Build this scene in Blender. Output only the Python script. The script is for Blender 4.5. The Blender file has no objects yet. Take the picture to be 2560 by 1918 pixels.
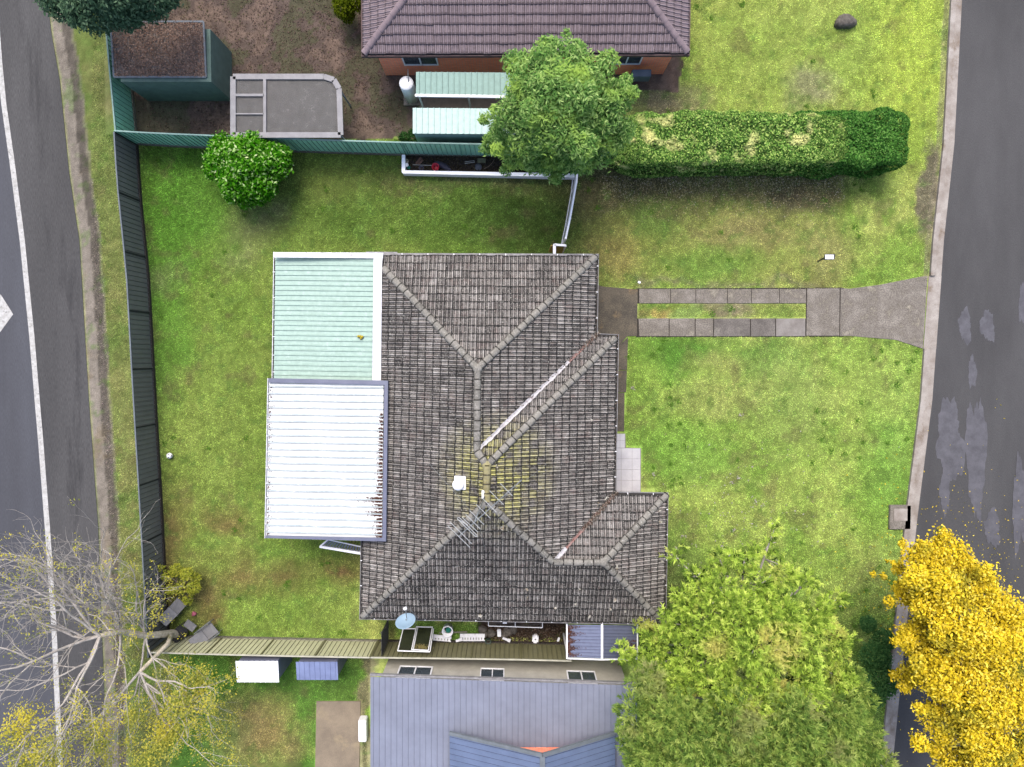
import bpy, bmesh, math, random
import numpy as np
from mathutils import Vector, Matrix
R = math.radians
random.seed(7); rng = np.random.default_rng(7)
scene = bpy.context.scene
COL = scene.collection

# ------------------------------------------------------------------ camera, sky, sun, exposure
H = 30.4; F = 24/36*2560; TH = R(2.31)
cd = bpy.data.cameras.new('camera'); cam = bpy.data.objects.new('camera', cd); COL.objects.link(cam)
cam.location = (0, 0, H); cam.rotation_euler = (-TH, 0, 0)
cd.sensor_width = 36; cd.lens = 24; cd.clip_end = 2000
scene.camera = cam
SUN_EL, SUN_AZ = 58, -12           # azimuth from +Y, negative = towards -X
w = bpy.data.worlds.new('World'); scene.world = w; w.use_nodes = True
nt = w.node_tree; bg = nt.nodes['Background']
sky = nt.nodes.new('ShaderNodeTexSky'); sky.sky_type = 'NISHITA'; sky.sun_disc = False
sky.sun_elevation = R(SUN_EL); sky.sun_rotation = R(SUN_AZ); sky.air_density = 1.0; sky.dust_density = 4.0; sky.ozone_density = 1.0
nt.links.new(sky.outputs[0], bg.inputs[0]); bg.inputs[1].default_value = 0.15
sd = bpy.data.lights.new('sun', 'SUN'); sun = bpy.data.objects.new('sun', sd); COL.objects.link(sun)
sd.energy = 1.35; sd.angle = R(26); sd.color = (1, .95, .87)
sun.rotation_euler = (-R(90-SUN_EL), 0, R(-SUN_AZ)); sun.location = (0, 20, 40)
scene.view_settings.view_transform = 'Standard'; scene.view_settings.look = 'None'
scene.view_settings.gamma = 1; scene.view_settings.exposure = 1.42
scene.cycles.sample_clamp_indirect = 2.0; scene.cycles.sample_clamp_direct = 6.0; scene.cycles.max_bounces = 5; scene.cycles.diffuse_bounces = 3; scene.cycles.transmission_bounces = 4; scene.cycles.transparent_max_bounces = 6

def P(px, py, z=0.0):
    dx = (px-1280)/F; dy = -(py-959)/F
    vy = dy*math.cos(TH) - math.sin(TH); vz = -dy*math.sin(TH) - math.cos(TH)
    t = (z-H)/vz
    return np.array([dx*t, vy*t, z])
def toPX(x, y, z=0.0):
    a = -TH; zz = z-H
    yc = y*math.cos(a) + zz*math.sin(a); zc = -y*math.sin(a) + zz*math.cos(a)
    return 1280 + F*x/(-zc), 959 - F*yc/(-zc)

GAIN = 2.3
def lin(c):
    c = np.asarray(c, float)/255
    return np.where(c <= .04045, c/12.92, ((c+.055)/1.055)**2.4)
def A(r, g, b, k=1.0):           # photo colour -> base colour
    return tuple(np.clip(lin((r, g, b))/GAIN*k, .002, .85))

# ------------------------------------------------------------------ materials
def mat(name, c1, c2=None, scale=3.0, rough=.8, metal=0.0, bump=0.0, bscale=40.0, fine=.25, spec=.3, fscale=None, stretch=None, c3=None, scale3=1.0, lo=.35, hi=.65, alpha=None):
    m = bpy.data.materials.new(name); m.use_nodes = True; t = m.node_tree; N = t.nodes; L = t.links
    b = N['Principled BSDF']; b.inputs['Roughness'].default_value = rough; b.inputs['Metallic'].default_value = metal
    b.inputs['Specular IOR Level'].default_value = spec
    c2 = c2 or tuple(x*.75 for x in c1)
    geo = N.new('ShaderNodeNewGeometry'); mp = N.new('ShaderNodeMapping'); L.new(geo.outputs['Position'], mp.inputs[0])
    if stretch: mp.inputs['Scale'].default_value = stretch
    n1 = N.new('ShaderNodeTexNoise'); n1.inputs['Scale'].default_value = scale; n1.inputs['Detail'].default_value = 5; n1.inputs['Roughness'].default_value = .65
    L.new(mp.outputs[0], n1.inputs[0])
    r = N.new('ShaderNodeValToRGB'); r.color_ramp.elements[0].position = lo; r.color_ramp.elements[1].position = hi
    r.color_ramp.elements[0].color = (*c1, 1); r.color_ramp.elements[1].color = (*c2, 1); L.new(n1.outputs[0], r.inputs[0])
    out = r.outputs[0]
    if c3:
        n3 = N.new('ShaderNodeTexNoise'); n3.inputs['Scale'].default_value = scale3; n3.inputs['Detail'].default_value = 6; n3.inputs['Roughness'].default_value = .7
        L.new(mp.outputs[0], n3.inputs[0])
        r3 = N.new('ShaderNodeMapRange'); r3.inputs[1].default_value = .55; r3.inputs[2].default_value = .68; L.new(n3.outputs[0], r3.inputs[0])
        mx = N.new('ShaderNodeMix'); mx.data_type = 'RGBA'; L.new(r3.outputs[0], mx.inputs[0]); L.new(out, mx.inputs[6]); mx.inputs[7].default_value = (*c3, 1); out = mx.outputs[2]
    if fine:
        n2 = N.new('ShaderNodeTexNoise'); n2.inputs['Scale'].default_value = fscale or bscale; n2.inputs['Detail'].default_value = 3; L.new(mp.outputs[0], n2.inputs[0])
        mr = N.new('ShaderNodeMapRange'); mr.inputs[1].default_value = .3; mr.inputs[2].default_value = .7; mr.inputs[3].default_value = 1-fine; mr.inputs[4].default_value = 1+fine
        L.new(n2.outputs[0], mr.inputs[0])
        vm = N.new('ShaderNodeVectorMath'); vm.operation = 'SCALE'; L.new(out, vm.inputs[0]); L.new(mr.outputs[0], vm.inputs['Scale']); out = vm.outputs[0]
    L.new(out, b.inputs['Base Color'])
    if bump:
        n4 = N.new('ShaderNodeTexNoise'); n4.inputs['Scale'].default_value = bscale; n4.inputs['Detail'].default_value = 4; L.new(mp.outputs[0], n4.inputs[0])
        bp = N.new('ShaderNodeBump'); bp.inputs['Strength'].default_value = bump; bp.inputs['Distance'].default_value = .02; L.new(n4.outputs[0], bp.inputs['Height']); L.new(bp.outputs[0], b.inputs['Normal'])
    if alpha is not None: b.inputs['Alpha'].default_value = alpha
    return m

def leafmat(name, ramp, clump=None, cscale=.8, clo=.5, chi=.65, transl=.35, rough=.5, k=1.0):
    """ramp: colours by per-leaf random; clump: colour mixed in by position noise"""
    ramp = [tuple(min(.8, v*k) for v in c) for c in ramp]; clump = clump and tuple(min(.8, v*k) for v in clump)
    m = bpy.data.materials.new(name); m.use_nodes = True; t = m.node_tree; N = t.nodes; L = t.links
    N.remove(N['Principled BSDF']); b = N.new('ShaderNodeBsdfDiffuse')
    at = N.new('ShaderNodeAttribute'); at.attribute_name = 'rnd'
    r = N.new('ShaderNodeValToRGB'); els = r.color_ramp.elements
    for i, c in enumerate(ramp):
        pos = i/(len(ramp)-1)
        e = els[0] if i == 0 else (els[len(els)-1] if i == len(ramp)-1 else els.new(pos))
        e.position = pos; e.color = (*c, 1)
    L.new(at.outputs['Fac'], r.inputs[0]); out = r.outputs[0]
    if clump:
        geo = N.new('ShaderNodeNewGeometry')
        n = N.new('ShaderNodeTexNoise'); n.inputs['Scale'].default_value = cscale; n.inputs['Detail'].default_value = 3; L.new(geo.outputs['Position'], n.inputs[0])
        mr = N.new('ShaderNodeMapRange'); mr.inputs[1].default_value = clo; mr.inputs[2].default_value = chi; L.new(n.outputs[0], mr.inputs[0])
        mx = N.new('ShaderNodeMix'); mx.data_type = 'RGBA'; L.new(mr.outputs[0], mx.inputs[0]); L.new(out, mx.inputs[6]); mx.inputs[7].default_value = (*clump, 1); out = mx.outputs[2]
    L.new(out, b.inputs['Color'])
    tr = N.new('ShaderNodeBsdfTranslucent'); L.new(out, tr.inputs[0])
    ms = N.new('ShaderNodeMixShader'); ms.inputs[0].default_value = transl
    L.new(b.outputs[0], ms.inputs[1]); L.new(tr.outputs[0], ms.inputs[2]); L.new(ms.outputs[0], N['Material Output'].inputs[0])
    return m

def colmat(name, rough=.9, nscale=30, amt=.35, bump=.4, transl=0):
    m = bpy.data.materials.new(name); m.use_nodes = True; t = m.node_tree; N = t.nodes; L = t.links
    N.remove(N['Principled BSDF']); b = N.new('ShaderNodeBsdfDiffuse'); L.new(b.outputs[0], N['Material Output'].inputs[0])
    at = N.new('ShaderNodeAttribute'); at.attribute_name = 'Col'
    geo = N.new('ShaderNodeNewGeometry')
    n = N.new('ShaderNodeTexNoise'); n.inputs['Scale'].default_value = nscale; n.inputs['Detail'].default_value = 5; n.inputs['Roughness'].default_value = .75; L.new(geo.outputs['Position'], n.inputs[0])
    mr = N.new('ShaderNodeMapRange'); mr.inputs[1].default_value = .35; mr.inputs[2].default_value = .65; mr.inputs[3].default_value = 1-amt; mr.inputs[4].default_value = 1+amt; L.new(n.outputs[0], mr.inputs[0])
    vm = N.new('ShaderNodeVectorMath'); vm.operation = 'SCALE'; L.new(at.outputs['Color'], vm.inputs[0]); L.new(mr.outputs[0], vm.inputs['Scale'])
    L.new(vm.outputs[0], b.inputs['Color'])
    if bump:
        bp = N.new('ShaderNodeBump'); bp.inputs['Strength'].default_value = bump; bp.inputs['Distance'].default_value = .03; L.new(n.outputs[0], bp.inputs['Height']); L.new(bp.outputs[0], b.inputs['Normal'])
    if transl:
        tr = N.new('ShaderNodeBsdfTranslucent'); L.new(vm.outputs[0], tr.inputs[0])
        ms = N.new('ShaderNodeMixShader'); ms.inputs[0].default_value = transl
        L.new(b.outputs[0], ms.inputs[1]); L.new(tr.outputs[0], ms.inputs[2]); L.new(ms.outputs[0], N['Material Output'].inputs[0])
    return m

def attrmat(name, clean, dirty, rough=.6, spec=.3, nscale=6, wear=None, wscale=3, streak=None):
    """ribbed metal: clean colour, dirty colour where face attribute 'dirt' is high"""
    m = bpy.data.materials.new(name); m.use_nodes = True; t = m.node_tree; N = t.nodes; L = t.links
    b = N['Principled BSDF']; b.inputs['Roughness'].default_value = rough; b.inputs['Specular IOR Level'].default_value = spec
    at = N.new('ShaderNodeAttribute'); at.attribute_name = 'dirt'
    geo = N.new('ShaderNodeNewGeometry')
    n = N.new('ShaderNodeTexNoise'); n.inputs['Scale'].default_value = nscale; n.inputs['Detail'].default_value = 6; n.inputs['Roughness'].default_value = .7; L.new(geo.outputs['Position'], n.inputs[0])
    mr = N.new('ShaderNodeMapRange'); mr.inputs[1].default_value = .3; mr.inputs[2].default_value = .7; mr.inputs[3].default_value = .86; mr.inputs[4].default_value = 1.1; L.new(n.outputs[0], mr.inputs[0])
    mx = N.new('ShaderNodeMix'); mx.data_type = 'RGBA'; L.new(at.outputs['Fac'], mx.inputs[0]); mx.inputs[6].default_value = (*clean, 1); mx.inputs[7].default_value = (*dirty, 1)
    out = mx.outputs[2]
    if wear:
        n2 = N.new('ShaderNodeTexNoise'); n2.inputs['Scale'].default_value = wscale; n2.inputs['Detail'].default_value = 8; n2.inputs['Roughness'].default_value = .75; L.new(geo.outputs['Position'], n2.inputs[0])
        m2 = N.new('ShaderNodeMapRange'); m2.inputs[1].default_value = .56; m2.inputs[2].default_value = .72; L.new(n2.outputs[0], m2.inputs[0])
        x2 = N.new('ShaderNodeMix'); x2.data_type = 'RGBA'; L.new(m2.outputs[0], x2.inputs[0]); L.new(out, x2.inputs[6]); x2.inputs[7].default_value = (*wear, 1); out = x2.outputs[2]
    if streak:
        mp = N.new('ShaderNodeMapping'); mp.inputs['Scale'].default_value = (.5, 14, 1); L.new(geo.outputs['Position'], mp.inputs[0])
        n3 = N.new('ShaderNodeTexNoise'); n3.inputs['Scale'].default_value = 1; n3.inputs['Detail'].default_value = 7; n3.inputs['Roughness'].default_value = .7; L.new(mp.outputs[0], n3.inputs[0])
        m3 = N.new('ShaderNodeMapRange'); m3.inputs[1].default_value = .5; m3.inputs[2].default_value = .75; m3.inputs[3].default_value = 0; m3.inputs[4].default_value = .7; L.new(n3.outputs[0], m3.inputs[0])
        x3 = N.new('ShaderNodeMix'); x3.data_type = 'RGBA'; L.new(m3.outputs[0], x3.inputs[0]); L.new(out, x3.inputs[6]); x3.inputs[7].default_value = (*streak, 1); out = x3.outputs[2]
    vm = N.new('ShaderNodeVectorMath'); vm.operation = 'SCALE'; L.new(out, vm.inputs[0]); L.new(mr.outputs[0], vm.inputs['Scale'])
    L.new(vm.outputs[0], b.inputs['Base Color'])
    return m

# ------------------------------------------------------------------ object helpers
def root_of(o):
    while o.parent: o = o.parent
    return o
def tag(o, label=None, cat=None, group=None, kind=None):
    if label: o['label'] = label
    if cat: o['category'] = cat
    if group: o['group'] = group
    if kind: o['kind'] = kind
    return o
def thing(name, label, cat, loc, group=None):
    o = bpy.data.objects.new(name, None); COL.objects.link(o); o.location = tuple(loc); o.empty_display_size = .2
    return tag(o, label, cat, group)
def link_mesh(name, me, m, parent=None):
    o = bpy.data.objects.new(name, me); COL.objects.link(o)
    if m: me.materials.append(m)
    if parent:
        o.parent = parent
        l = root_of(parent).location
        me.transform(Matrix.Translation((-l.x, -l.y, -l.z)))
    return o
class MB:
    def __init__(s): s.v = []; s.f = []; s.d = []
    def add(s, vs, fs, d=0.0):
        n = len(s.v); s.v += [tuple(float(c) for c in v) for v in vs]
        s.f += [tuple(i+n for i in f) for f in fs]; s.d += [d]*len(fs)
    def prism(s, pts, z0, z1):
        n = len(pts); a = [(p[0], p[1], z0) for p in pts]; b = [(p[0], p[1], z1) for p in pts]
        s.add(a+b, [tuple(range(n-1, -1, -1)), tuple(range(n, 2*n))]+[(i, (i+1) % n, n+(i+1) % n, n+i) for i in range(n)])
    def slab(s, pts, th):            # polygon of 3D points, thickness downwards
        n = len(pts); a = [(p[0], p[1], p[2]-th) for p in pts]; b = [tuple(p) for p in pts]
        s.add(a+b, [tuple(range(n-1, -1, -1)), tuple(range(n, 2*n))]+[(i, (i+1) % n, n+(i+1) % n, n+i) for i in range(n)])
    def bar(s, p, q, w, h=None, up=(0, 0, 1)):
        h = h or w; p = Vector([float(c) for c in p]); q = Vector([float(c) for c in q]); d = (q-p).normalized(); u = Vector(up)
        if abs(d.dot(u)) > .95: u = Vector((1, 0, 0))
        sd = d.cross(u).normalized(); u = sd.cross(d).normalized()
        c = [sd*(a*w/2)+u*(b*h/2) for a, b in ((-1, -1), (1, -1), (1, 1), (-1, 1))]
        s.add([p+x for x in c]+[q+x for x in c], [(0, 1, 2, 3), (7, 6, 5, 4), (4, 5, 1, 0), (5, 6, 2, 1), (6, 7, 3, 2), (7, 4, 0, 3)])
    def box(s, c, sx, sy, sz, ang=0):  # c = centre of base
        ca, sa = math.cos(ang), math.sin(ang)
        pts = [(c[0]+x*ca-y*sa, c[1]+x*sa+y*ca) for x, y in ((-sx/2, -sy/2), (sx/2, -sy/2), (sx/2, sy/2), (-sx/2, sy/2))]
        s.prism(pts, c[2], c[2]+sz)
    def tube(s, pts, rad, n=6, cap=True):
        pts = [Vector([float(c) for c in p]) for p in pts]; k = len(pts)
        if not hasattr(rad, '__len__'): rad = [rad]*k
        vs = []; ref = Vector((.3, .2, 1)).normalized()
        for i, p in enumerate(pts):
            d = (pts[min(i+1, k-1)]-pts[max(i-1, 0)]).normalized()
            a = d.cross(ref)
            if a.length < .1: a = d.cross(Vector((1, 0, 0)))
            a.normalize(); b = d.cross(a)
            for j in range(n):
                t = 2*math.pi*j/n; vs.append(p+(a*math.cos(t)+b*math.sin(t))*rad[i])
        fs = [(i*n+j, i*n+(j+1) % n, (i+1)*n+(j+1) % n, (i+1)*n+j) for i in range(k-1) for j in range(n)]
        if cap: fs += [tuple(range(n-1, -1, -1)), tuple(range((k-1)*n, k*n))]
        s.add(vs, fs)
    def lathe(s, c, prof, n=20, cap=True):     # prof list of (r,z)
        vs = []; k = len(prof)
        for r, z in prof:
            for j in range(n): t = 2*math.pi*j/n; vs.append((c[0]+r*math.cos(t), c[1]+r*math.sin(t), c[2]+z))
        fs = [(i*n+j, i*n+(j+1) % n, (i+1)*n+(j+1) % n, (i+1)*n+j) for i in range(k-1) for j in range(n)]
        if cap: fs += [tuple(range(n-1, -1, -1)), tuple(range((k-1)*n, k*n))]
        s.add(vs, fs)
    def mesh(s, name, smooth=False, bevel=0):
        me = bpy.data.meshes.new(name); me.from_pydata(s.v, [], s.f)
        at = me.attributes.new('dirt', 'FLOAT', 'FACE'); at.data.foreach_set('value', s.d)
        if bevel:
            bm = bmesh.new(); bm.from_mesh(me); bmesh.ops.bevel(bm, geom=bm.edges[:], offset=bevel, segments=2, affect='EDGES', clamp_overlap=True); bm.to_mesh(me); bm.free()
        if smooth: me.polygons.foreach_set('use_smooth', [True]*len(me.polygons))
        me.update(); return me
    def build(s, name, m, parent=None, smooth=False, bevel=0):
        return link_mesh(name, s.mesh(name, smooth, bevel), m, parent)
def npmesh(name, V, Fq, m, parent=None, rnd=None, col=None):
    """V (n,3); Fq (k,c) faces; rnd per face; col per vertex"""
    me = bpy.data.meshes.new(name); V = np.asarray(V, np.float32); Fq = np.asarray(Fq, np.int32); k, c = Fq.shape
    me.vertices.add(len(V)); me.vertices.foreach_set('co', V.ravel())
    me.loops.add(k*c); me.loops.foreach_set('vertex_index', Fq.ravel())
    me.polygons.add(k); me.polygons.foreach_set('loop_start', np.arange(0, k*c, c, dtype=np.int32)); me.polygons.foreach_set('loop_total', np.full(k, c, np.int32))
    if rnd is not None:
        at = me.attributes.new('rnd', 'FLOAT', 'FACE'); at.data.foreach_set('value', np.asarray(rnd, np.float32))
    if col is not None:
        at = me.attributes.new('Col', 'FLOAT_COLOR', 'POINT'); c4 = np.ones((len(V), 4), np.float32); c4[:, :3] = col; at.data.foreach_set('color', c4.ravel())
    me.update(calc_edges=True)
    return link_mesh(name, me, m, parent)

def unit(a): return a/np.maximum(np.linalg.norm(a, axis=-1, keepdims=True), 1e-6)
def vn(x, y, s, seed=0):
    x = np.asarray(x)/s; y = np.asarray(y)/s; xi = np.floor(x); yi = np.floor(y); fx = x-xi; fy = y-yi
    fx = fx*fx*(3-2*fx); fy = fy*fy*(3-2*fy)
    def h(a, b):
        t = np.sin(a*127.1+b*311.7+seed*74.7)*43758.5453; return t-np.floor(t)
    return (h(xi, yi)*(1-fx)+h(xi+1, yi)*fx)*(1-fy)+(h(xi, yi+1)*(1-fx)+h(xi+1, yi+1)*fx)*fy
def fbm(x, y, s, seed=0, o=4):
    r = 0; a = .5; tot = 0
    for i in range(o): r = r+a*vn(x, y, s/2**i, seed+i*3); tot += a; a *= .6
    return r/tot
def inpoly(x, y, poly):
    ins = np.zeros(np.shape(x), bool); n = len(poly); j = n-1
    for i in range(n):
        xi, yi = poly[i]; xj, yj = poly[j]
        c = ((yi > y) != (yj > y)) & (x < (xj-xi)*(y-yi)/((yj-yi) or 1e-9)+xi); ins ^= c; j = i
    return ins

# ------------------------------------------------------------------ ground colour field (in ground pixels of the plan)
WE = [(95, -200), (130, 87), (150, 200), (174, 435), (199, 600), (223, 1000), (246, 1316), (268, 1918), (290, 2500)]   # east edge of west road
EE = [(2420, -300), (2404, 0), (2385, 360), (2359, 600), (2330, 1000), (2292, 1300), (2262, 1600), (2230, 1918), (2190, 2400)]  # west edge of east road
def edge(tab, y): return np.interp(y, [t[1] for t in tab], [t[0] for t in tab])
HOUSEP = [(915, 655), (1475, 655), (1475, 848), (1525, 848), (1520, 1220), (1640, 1220), (1636, 1525), (925, 1520)]
DIRTN = [(262, -300), (262, 335), (1045, 350), (1045, 330), (1060, 200), (1700, 230), (1730, -300)]
SOILS = [(1195, 1540), (1195, 1590), (1420, 1600), (1420, 1540)]
BED = [(1010, 385), (1010, 436), (1436, 444), (1436, 380)]
SLABS = {'apron': [(1480, 717), (1596, 724), (1594, 840), (1566, 842), (1548, 862), (1480, 850)],
 'end': [(2017, 723), (2104, 722), (2104, 839), (2015, 838)], }
PATH = [(1540, 845), (1569, 842), (1562, 1080), (1536, 1080)]
DRIVE = [(1590, 722), (2124, 721), (2200, 711), (2330, 690), (2318, 874), (2240, 851), (2124, 841), (1590, 842)]
STRIPG = [(1596, 760), (2015, 760), (2015, 796), (1596, 796)]
G = lambda r, g, b: np.array(A(r, g, b))
def gcol(x, y):
    px, py = toPX(x, y)
    wx = px + 90*(fbm(x, y, 1.2, 50, 5)-.5); wy = py + 90*(fbm(x, y, 1.2, 60, 5)-.5)
    n1 = fbm(x, y, 3.2, 1)[..., None]; n2 = fbm(x, y, 1.1, 2)[..., None]; n3 = fbm(x, y, .45, 3)[..., None]
    st = lambda a, lo, hi: np.clip((a-lo)/(hi-lo), 0, 1)
    c = G(140, 172, 66)*np.ones(x.shape+(3,))
    c = c + (G(184, 194, 98)-c)*st(n1, .42, .62)
    c = c + (G(108, 150, 46)-c)*st(n2, .56, .74)*.75
    c = c + (G(172, 166, 104)-c)*st(n3*.5+n2*.5, .58, .72)*.55
    def patch(cx, cy, rx, ry, colr, s, soft=.5):
        nonlocal c
        d = np.sqrt(((wx-cx)/rx)**2+((wy-cy)/ry)**2)[..., None]
        c = c + (colr-c)*(1-st(d, 1-soft, 1+soft))*s
    def box(x0, y0, x1, y1, colr, s, soft=25):
        nonlocal c
        d = np.minimum(np.minimum(wx-x0, x1-wx), np.minimum(wy-y0, y1-wy))[..., None]
        c = c + (colr-c)*st(d, -soft, soft)*s
    # back lawn
    box(360, 340, 905, 1700, G(128, 158, 60), .75, 30)
    box(380, 860, 650, 1560, G(150, 168, 76), .45, 60)
    patch(470, 480, 130, 170, G(96, 152, 42), .85); patch(410, 640, 60, 240, G(98, 152, 44), .8)
    patch(420, 900, 45, 120, G(104, 156, 50), .6)
    patch(1050, 520, 420, 120, G(98, 130, 50), .85); patch(1300, 560, 190, 120, G(72, 104, 42), .75); patch(900, 440, 200, 60, G(126, 140, 68), .6)  # north yard: darker lusher grass, with shade partly painted into the colour
    patch(1200, 455, 250, 22, G(120, 118, 80), .6)
    for q in [(640, 560, 60, 40), (680, 520, 40, 25), (410, 705, 30, 32), (600, 640, 30, 40)]: patch(*q, G(150, 138, 112), .4, .8)
    for q in [(420, 1340, 40, 90), (500, 1500, 40, 70), (600, 1440, 60, 40), (730, 1440, 50, 40), (560, 1300, 50, 40), (860, 1420, 50, 30), (845, 1420, 14, 12), (395, 1480, 25, 120), (545, 1560, 25, 25)]: patch(*q, G(140, 108, 76), .7, .8)
    patch(700, 1200, 30, 40, G(104, 126, 50), .4)
    # front lawn top
    box(1430, 440, 2125, 725, G(160, 160, 84), .6, 30); box(1430, 380, 2110, 520, G(112, 104, 78), .8, 30)
    patch(1560, 490, 150, 60, G(104, 98, 72), .6); patch(1990, 500, 90, 30, G(96, 86, 76), .7)
    patch(1640, 545, 80, 45, G(112, 142, 62), .8); patch(1540, 640, 70, 60, G(168, 148, 86), .6); patch(1780, 660, 120, 45, G(122, 166, 62), .7)
    patch(1880, 580, 120, 40, G(172, 150, 108), .5); patch(2080, 620, 60, 60, G(176, 170, 106), .6)
    box(1590, 708, 2110, 722, G(136, 126, 106), .7, 8)
    # front lawn main
    box(1565, 845, 2300, 1500, G(150, 186, 72), .45, 20)
    patch(1700, 880, 110, 45, G(92, 148, 48), .8); patch(1920, 890, 70, 50, G(100, 156, 54), .7); patch(1800, 905, 90, 25, G(174, 172, 100), .5)
    patch(1780, 1000, 120, 50, G(184, 178, 110), .4); patch(1980, 1000, 90, 120, G(168, 182, 100), .5); patch(1700, 1150, 140, 70, G(130, 182, 64), .6)
    patch(2260, 1150, 100, 200, G(128, 180, 66), .6); patch(2200, 950, 90, 90, G(172, 192, 92), .6); patch(1680, 1440, 60, 120, G(116, 132, 76), .7)
    # strip in driveway
    box(1590, 758, 2020, 800, G(158, 168, 84), .9, 8); patch(1650, 778, 50, 16, G(196, 172, 96), .8, .3); patch(1730, 780, 50, 16, G(150, 180, 92), .8, .3); patch(1830, 780, 50, 20, G(158, 146, 120), .9); patch(1960, 790, 60, 16, G(130, 164, 66), .6)
    # north neighbour lawn
    box(1720, -300, 2380, 300, G(172, 192, 84), .65, 40); patch(2280, 120, 90, 260, G(186, 206, 66), .7); patch(2030, 220, 60, 50, G(172, 160, 140), .6)
    patch(1660, 260, 90, 50, G(156, 142, 118), .9)
    # south neighbour
    box(420, 1640, 900, 2300, G(96, 148, 52), .85, 20); patch(650, 1830, 90, 90, G(190, 162, 104), .85); patch(560, 1860, 60, 60, G(150, 170, 84), .6)
    # dirt north yard
    def poly(pl, colr, s):
        nonlocal c
        k = inpoly(wx*.25+px*.75, wy*.25+py*.75, pl)[..., None]*1.0
        c = c + (colr-c)*k*s
    poly(DIRTN, G(104, 90, 82), 1); k = inpoly(px, py, DIRTN)[..., None]
    c = np.where(k & (n2 > .56), c*.0+G(92, 90, 70), c); c = np.where(k & (n2 < .4), c*.0+G(122, 104, 92), c)
    poly([(470, 230), (470, 330), (270, 330), (300, 260)], G(96, 98, 76), .7)
    box(895, 1600, 935, 2300, G(150, 136, 114), .8, 6)
    # south side passage soil, bed soil
    poly(SOILS, G(74, 62, 54), 1); k = inpoly(px, py, BED)[..., None]; c = np.where(k, G(62, 52, 46), c)
    # narrow strip of weeds along side passage
    box(1000, 1550, 1200, 1592, G(90, 140, 48), .8, 6)
    # west verge
    e = edge(WE, py); d = (px-e)
    v = st(d[..., None], -5, 5)*(1-st((d+30*(n2[..., 0]-.5))[..., None], 48, 66))
    c = c + (G(146, 138, 126)-c)*v
    FX = np.interp(py, [-100, 200, 361, 480, 700, 960, 1200, 1380, 1600, 2500], [300, 330, 345, 352, 374, 388, 402, 412, 424, 424]); v2 = st(d[..., None], 50, 60)*(px < FX)[..., None]
    c = np.where(v2 > .5, (G(112, 146, 64)*(1-n2)+G(158, 152, 96)*n2), c)
    # fence bases: dry soil line
    # east kerb side dirt
    ee = edge(EE, py); d = ee-px
    patch(2325, 480, 22, 120, G(128, 116, 106), .9, .3)
    v = (d < 45)[..., None]*(py < 700)[..., None]
    c = c + (G(160, 148, 130)-c)*v*.5
    f1 = fbm(x, y, .16, 71, 3)[..., None]; f2 = fbm(x, y, .6, 72, 4)[..., None]
    wd_ = st(fbm(x, y, .42, 95, 4)[..., None], .60, .72)*.5
    c = c+(G(104, 140, 60)-c)*wd_*(1-inpoly(px, py, DIRTN)[..., None])
    c = c*(.62+.76*f1)*(.8+.4*f2)*np.where(inpoly(px, py, DIRTN)[..., None] | ((px-edge(WE, py)) < 48)[..., None] | (py > 0)[..., None]*inpoly(px, py, SOILS)[..., None], np.array([1.1, 1.1, 1.12]), np.array([1.64, 1.72, 1.52]))
    br = st(fbm(x, y, .9, 81, 5)[..., None], .62, .74)*.4*(1-inpoly(px, py, DIRTN)[..., None])
    c = c+(G(150, 132, 96)-c)*br
    c = c*.82+c.mean(-1, keepdims=True)*np.array([.19, .165, .15])
    return c

def isgrass(px, py):
    ok = np.ones(px.shape, bool)
    for pl in (HOUSEP, DIRTN, SOILS, BED, PATH, [(1535, 1080), (1566, 1080), (1566, 1116), (1604, 1116), (1604, 1230), (1535, 1230)], [(790, 1750), (905, 1750), (905, 2300), (780, 2300)],
               [(925, 1640), (1600, 1640), (1600, 2400), (905, 2400)], [(1416, 1555), (1596, 1555), (1596, 1640), (1416, 1640)], [(1480, 717), (1596, 724), (1594, 840), (1480, 850)]):
        ok &= ~inpoly(px, py, pl)
    ok &= ~(inpoly(px, py, DRIVE) & ~inpoly(px, py, STRIPG))
    ok &= (px > edge(WE, py)+28) & (px < edge(EE, py)-30)
    return ok

# ground sheet
gx0, gx1, gy0, gy1 = -27, 27, -22, 20
nx, ny = 540, 420
X, Y = np.meshgrid(np.linspace(gx0, gx1, nx), np.linspace(gy0, gy1, ny))
Z = .02*(fbm(X, Y, 2.5, 9)-.5); V = np.stack([X, Y, Z], -1).reshape(-1, 3)
i = np.arange(nx-1)[None, :]+nx*np.arange(ny-1)[:, None]; Fq = np.stack([i, i+1, i+1+nx, i+nx], -1).reshape(-1, 4)
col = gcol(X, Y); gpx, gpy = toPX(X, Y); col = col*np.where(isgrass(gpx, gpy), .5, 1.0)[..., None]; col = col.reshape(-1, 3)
# outer skirt to the horizon
idx = [(0, 0), (nx-1, 0), (nx-1, ny-1), (0, ny-1)]
ring = np.concatenate([np.arange(nx), np.arange(1, ny)*nx+nx-1, (ny-1)*nx+np.arange(nx-2, -1, -1), np.arange(ny-2, 0, -1)*nx])
far = V[ring].copy(); far[:, :2] *= 40; far[:, 2] = 0
n0 = len(V); k = len(ring); a = np.arange(k); b = (a+1) % k
V = np.concatenate([V, far]); col = np.concatenate([col, col[ring]*.0+np.array(A(120, 140, 80))])
Fq = np.concatenate([Fq, np.stack([ring[a], n0+a, n0+b, ring[b]], -1)])
g = npmesh('ground', V, Fq, colmat('ground_soil', nscale=22, amt=.3), col=col); tag(g, kind='structure')
g.data.polygons.foreach_set('use_smooth', [True]*len(g.data.polygons))

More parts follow.
